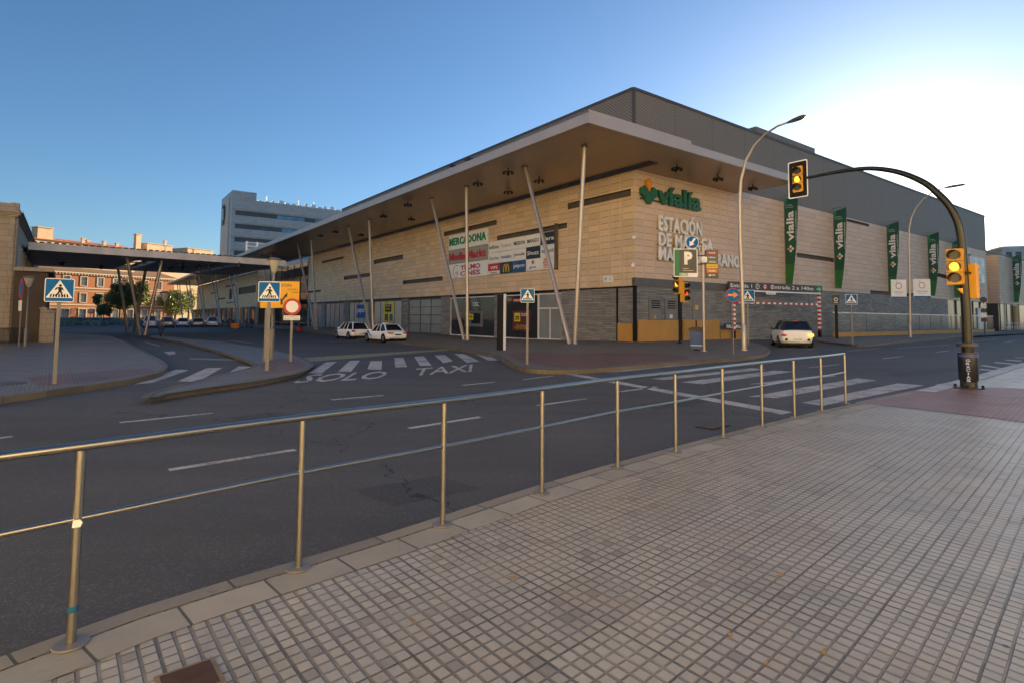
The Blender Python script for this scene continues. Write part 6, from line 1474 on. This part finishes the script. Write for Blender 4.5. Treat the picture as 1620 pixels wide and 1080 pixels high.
# row of cars under the plaza canopy
row = [((237, 519), 'carwhite', 'van', 1.9, 'white van like car leftmost in the row under the plaza canopy'), ((264, 519), 'carsilver', 'van', 1.75, 'silver people carrier second in the row under the plaza canopy'), ((289, 518), 'carwhite', 'hatch', 1.6, 'white car third in the row under the plaza canopy'), ((313, 518), 'carsilver', 'hatch', 1.6, 'grey car fourth in the row, among the far slanting columns'), ((336, 517.5), 'carwhite', 'van', 1.75, 'white car rightmost in the row, among the far slanting columns')]
for (q, pn, sty, h_, l) in row:
    p = P(*q, -.13); az = R(-30); f_ = Vector((math.sin(az), math.cos(az), 0)); c_ = p+f_*2.3; c_.z = -.55
    car(l, c_, az, 4.6, 2.0, h_, pn, None, sty, 'cars parked beyond the plaza')
for (q, pn, l) in (((128, 514.5), 'carsilver', 'grey car behind the left part of the teal fence'), ((152, 514.5), 'carwhite', 'white car behind the middle of the teal fence, left'), ((182, 514), 'carsilver', 'grey car behind the teal fence below the dark tree')):
    p = P(*q, -.13); az = R(60); c_ = p; c_.z = -.55; car(l, c_, az, 4.4, 1.8, 1.5, pn, None, 'hatch', 'cars parked beyond the plaza')

# ================================================================== people by the entrance
def person(label, base, h, rz, top, pose=0, bag=None):
    vs = [(0, 0, .52), (0, 0, .62), (0, 0, .74), (0, 0, .83), (0, .0, .87), (0, -.01, .93), (0, -.005, .985),
          (.05, 0, .50), (.06, -.03*pose, .28), (.065, .02*pose, .03), (.065, -.06, .02),
          (-.05, 0, .50), (-.06, .05*pose, .28), (-.065, .09*pose, .03), (-.065, .03, .02),
          (.11, 0, .80), (.13, -.01, .64), (.13, -.06, .50), (-.11, 0, .80), (-.13, .01, .64), (-.13, -.04, .50)]
    es_ = [(0, 1), (1, 2), (2, 3), (3, 4), (4, 5), (5, 6), (0, 7), (7, 8), (8, 9), (9, 10), (0, 11), (11, 12), (12, 13), (13, 14), (3, 15), (15, 16), (16, 17), (3, 18), (18, 19), (19, 20)]
    ra_ = [.075, .07, .085, .07, .03, .05, .035, .05, .035, .022, .02, .05, .035, .022, .02, .035, .025, .02, .035, .025, .02]
    me = bpy.data.meshes.new('person'); me.from_pydata([(x*h, y*h, z*h) for x, y, z in vs], es_, [])
    o = bpy.data.objects.new('person', me); COL.objects.link(o); md_ = o.modifiers.new('k', 'SKIN')
    for i, v in enumerate(me.skin_vertices[0].data): v.radius = (ra_[i]*h, ra_[i]*h*.8); v.use_root = (i == 0)
    s_ = o.modifiers.new('s', 'SUBSURF'); s_.levels = 1; s_.render_levels = 1
    bpy.context.view_layer.update(); m2 = bpy.data.meshes.new_from_object(o.evaluated_get(bpy.context.evaluated_depsgraph_get()))
    bpy.data.objects.remove(o); m2.materials.clear()
    for q in (M[top], M['cloth'], M['skin'], M['hair']): m2.materials.append(q)
    for p_ in m2.polygons:
        z = p_.center.z/h; p_.material_index = 3 if (z > .955 or (z > .90 and p_.center.y > .005*h)) else 2 if z > .865 or (z < .51 and abs(p_.center.x) > .10*h) else 0 if z > .52 else 1
    m2.shade_smooth(); o = bpy.data.objects.new('person', m2); COL.objects.link(o); o.location = base; o.rotation_euler = (0, 0, rz)
    return tag(o, label, 'person', 'people by the entrance')
for q, t_, l, h_ in (((362, 519), 'cloth', 'person in dark clothes standing at the foot of a far slanting column', 1.7), ((369, 521), 'cloth', 'person in dark clothes beside the orange trolley', 1.6), ((390, 518), 'cloth_red', 'person in a red top walking near the second wing doors', 1.65), ((398, 519), 'cloth', 'person in dark clothes just right of the one in red', 1.7), ((478, 519), 'cloth', 'person in dark clothes behind the right barrier by the entrance', 1.7), ((491, 519), 'cloth', 'person in dark clothes nearest the slanting column by the entrance', 1.7)):
    p = P(*q); person(l, p, h_, random.uniform(0, 6), t_, 1)
p = P(372, 521); o = thing('luggage_trolley', 'small orange suitcase trolley beside a person near the far columns', 'trolley', p, .3)
b = MB(); b.prism(rrect(-.55, .55, .15, .85, .12), -.3, .3); b.build('case', M['cloth_or'], o); b = MB(); b.tube([(-.4, .2, .8), (-.4, .3, 1.2), (.4, .3, 1.2), (.4, .2, .8)], .025, 6); b.build('handle', M['dark'], o)
for sx in (-.4, .4): b = MB(); b.lathe([(.08, -.03), (.08, .03)], n=10); w_ = b.build('wheel', M['tyre'], o); w_.data.transform(Matrix.Rotation(R(90), 4, 'X')); w_.data.transform(Matrix.Translation((sx, 0, .08)))
p = P(474, 525); o = thing('red_bag', 'small round red bag on the ground before the barrier', 'bag', p, 0); b = MB(); b.lathe([(.12, 0), (.3, .12), (.34, .35), (.22, .55), (.08, .62)], n=14); b.build('bag', M['red'], o, True); b = MB(); b.ring(0, .66, .12, .09, -.02, .02); b.build('handle', M['dark'], o)

# ================================================================== unseen opposite side of the street, blocks added for warm bounce light
def bounce_block(label, x0, y0, az, length, H, m_):
    r_ = thing('bounce_block', label, 'apartment block', (x0, y0, 0), R(90)-az, 'unseen apartment blocks added for warm bounce light')
    hl = [(1.5+i*4., 3.1+i*4., 1+j*3.2, 2.8+j*3.2) for i in range(int(length/4)) for j in range(int(H/3.2))]
    b = MB(); wall_holes(b, 0, length, -.5, H, hl, lambda s, z, d: (s, d, z), .25); b.cur = 0; b.box(0.01, length-.01, 10, 10.2, -.5, H); b.build('wall', [M[m_], M['glass']], r_)
    b = MB(); b.box(-.3, length+.3, -.6, 10.4, H, H+.4); b.build('roof', M['tilesroof'], r_)
bounce_block('unseen tall cream apartment block behind the near pavement, added for warm bounce light', 62, -32, R(-80), 76, 26, 'pale')
bounce_block('unseen lower cream apartment block left of the tall one, added for warm bounce light', -16, -20, R(-95), 44, 21, 'pale')
bounce_block('unseen long cream apartment block left of the plaza, added to warm the left facade', -60, -38, R(-10), 62, 20, 'pale')
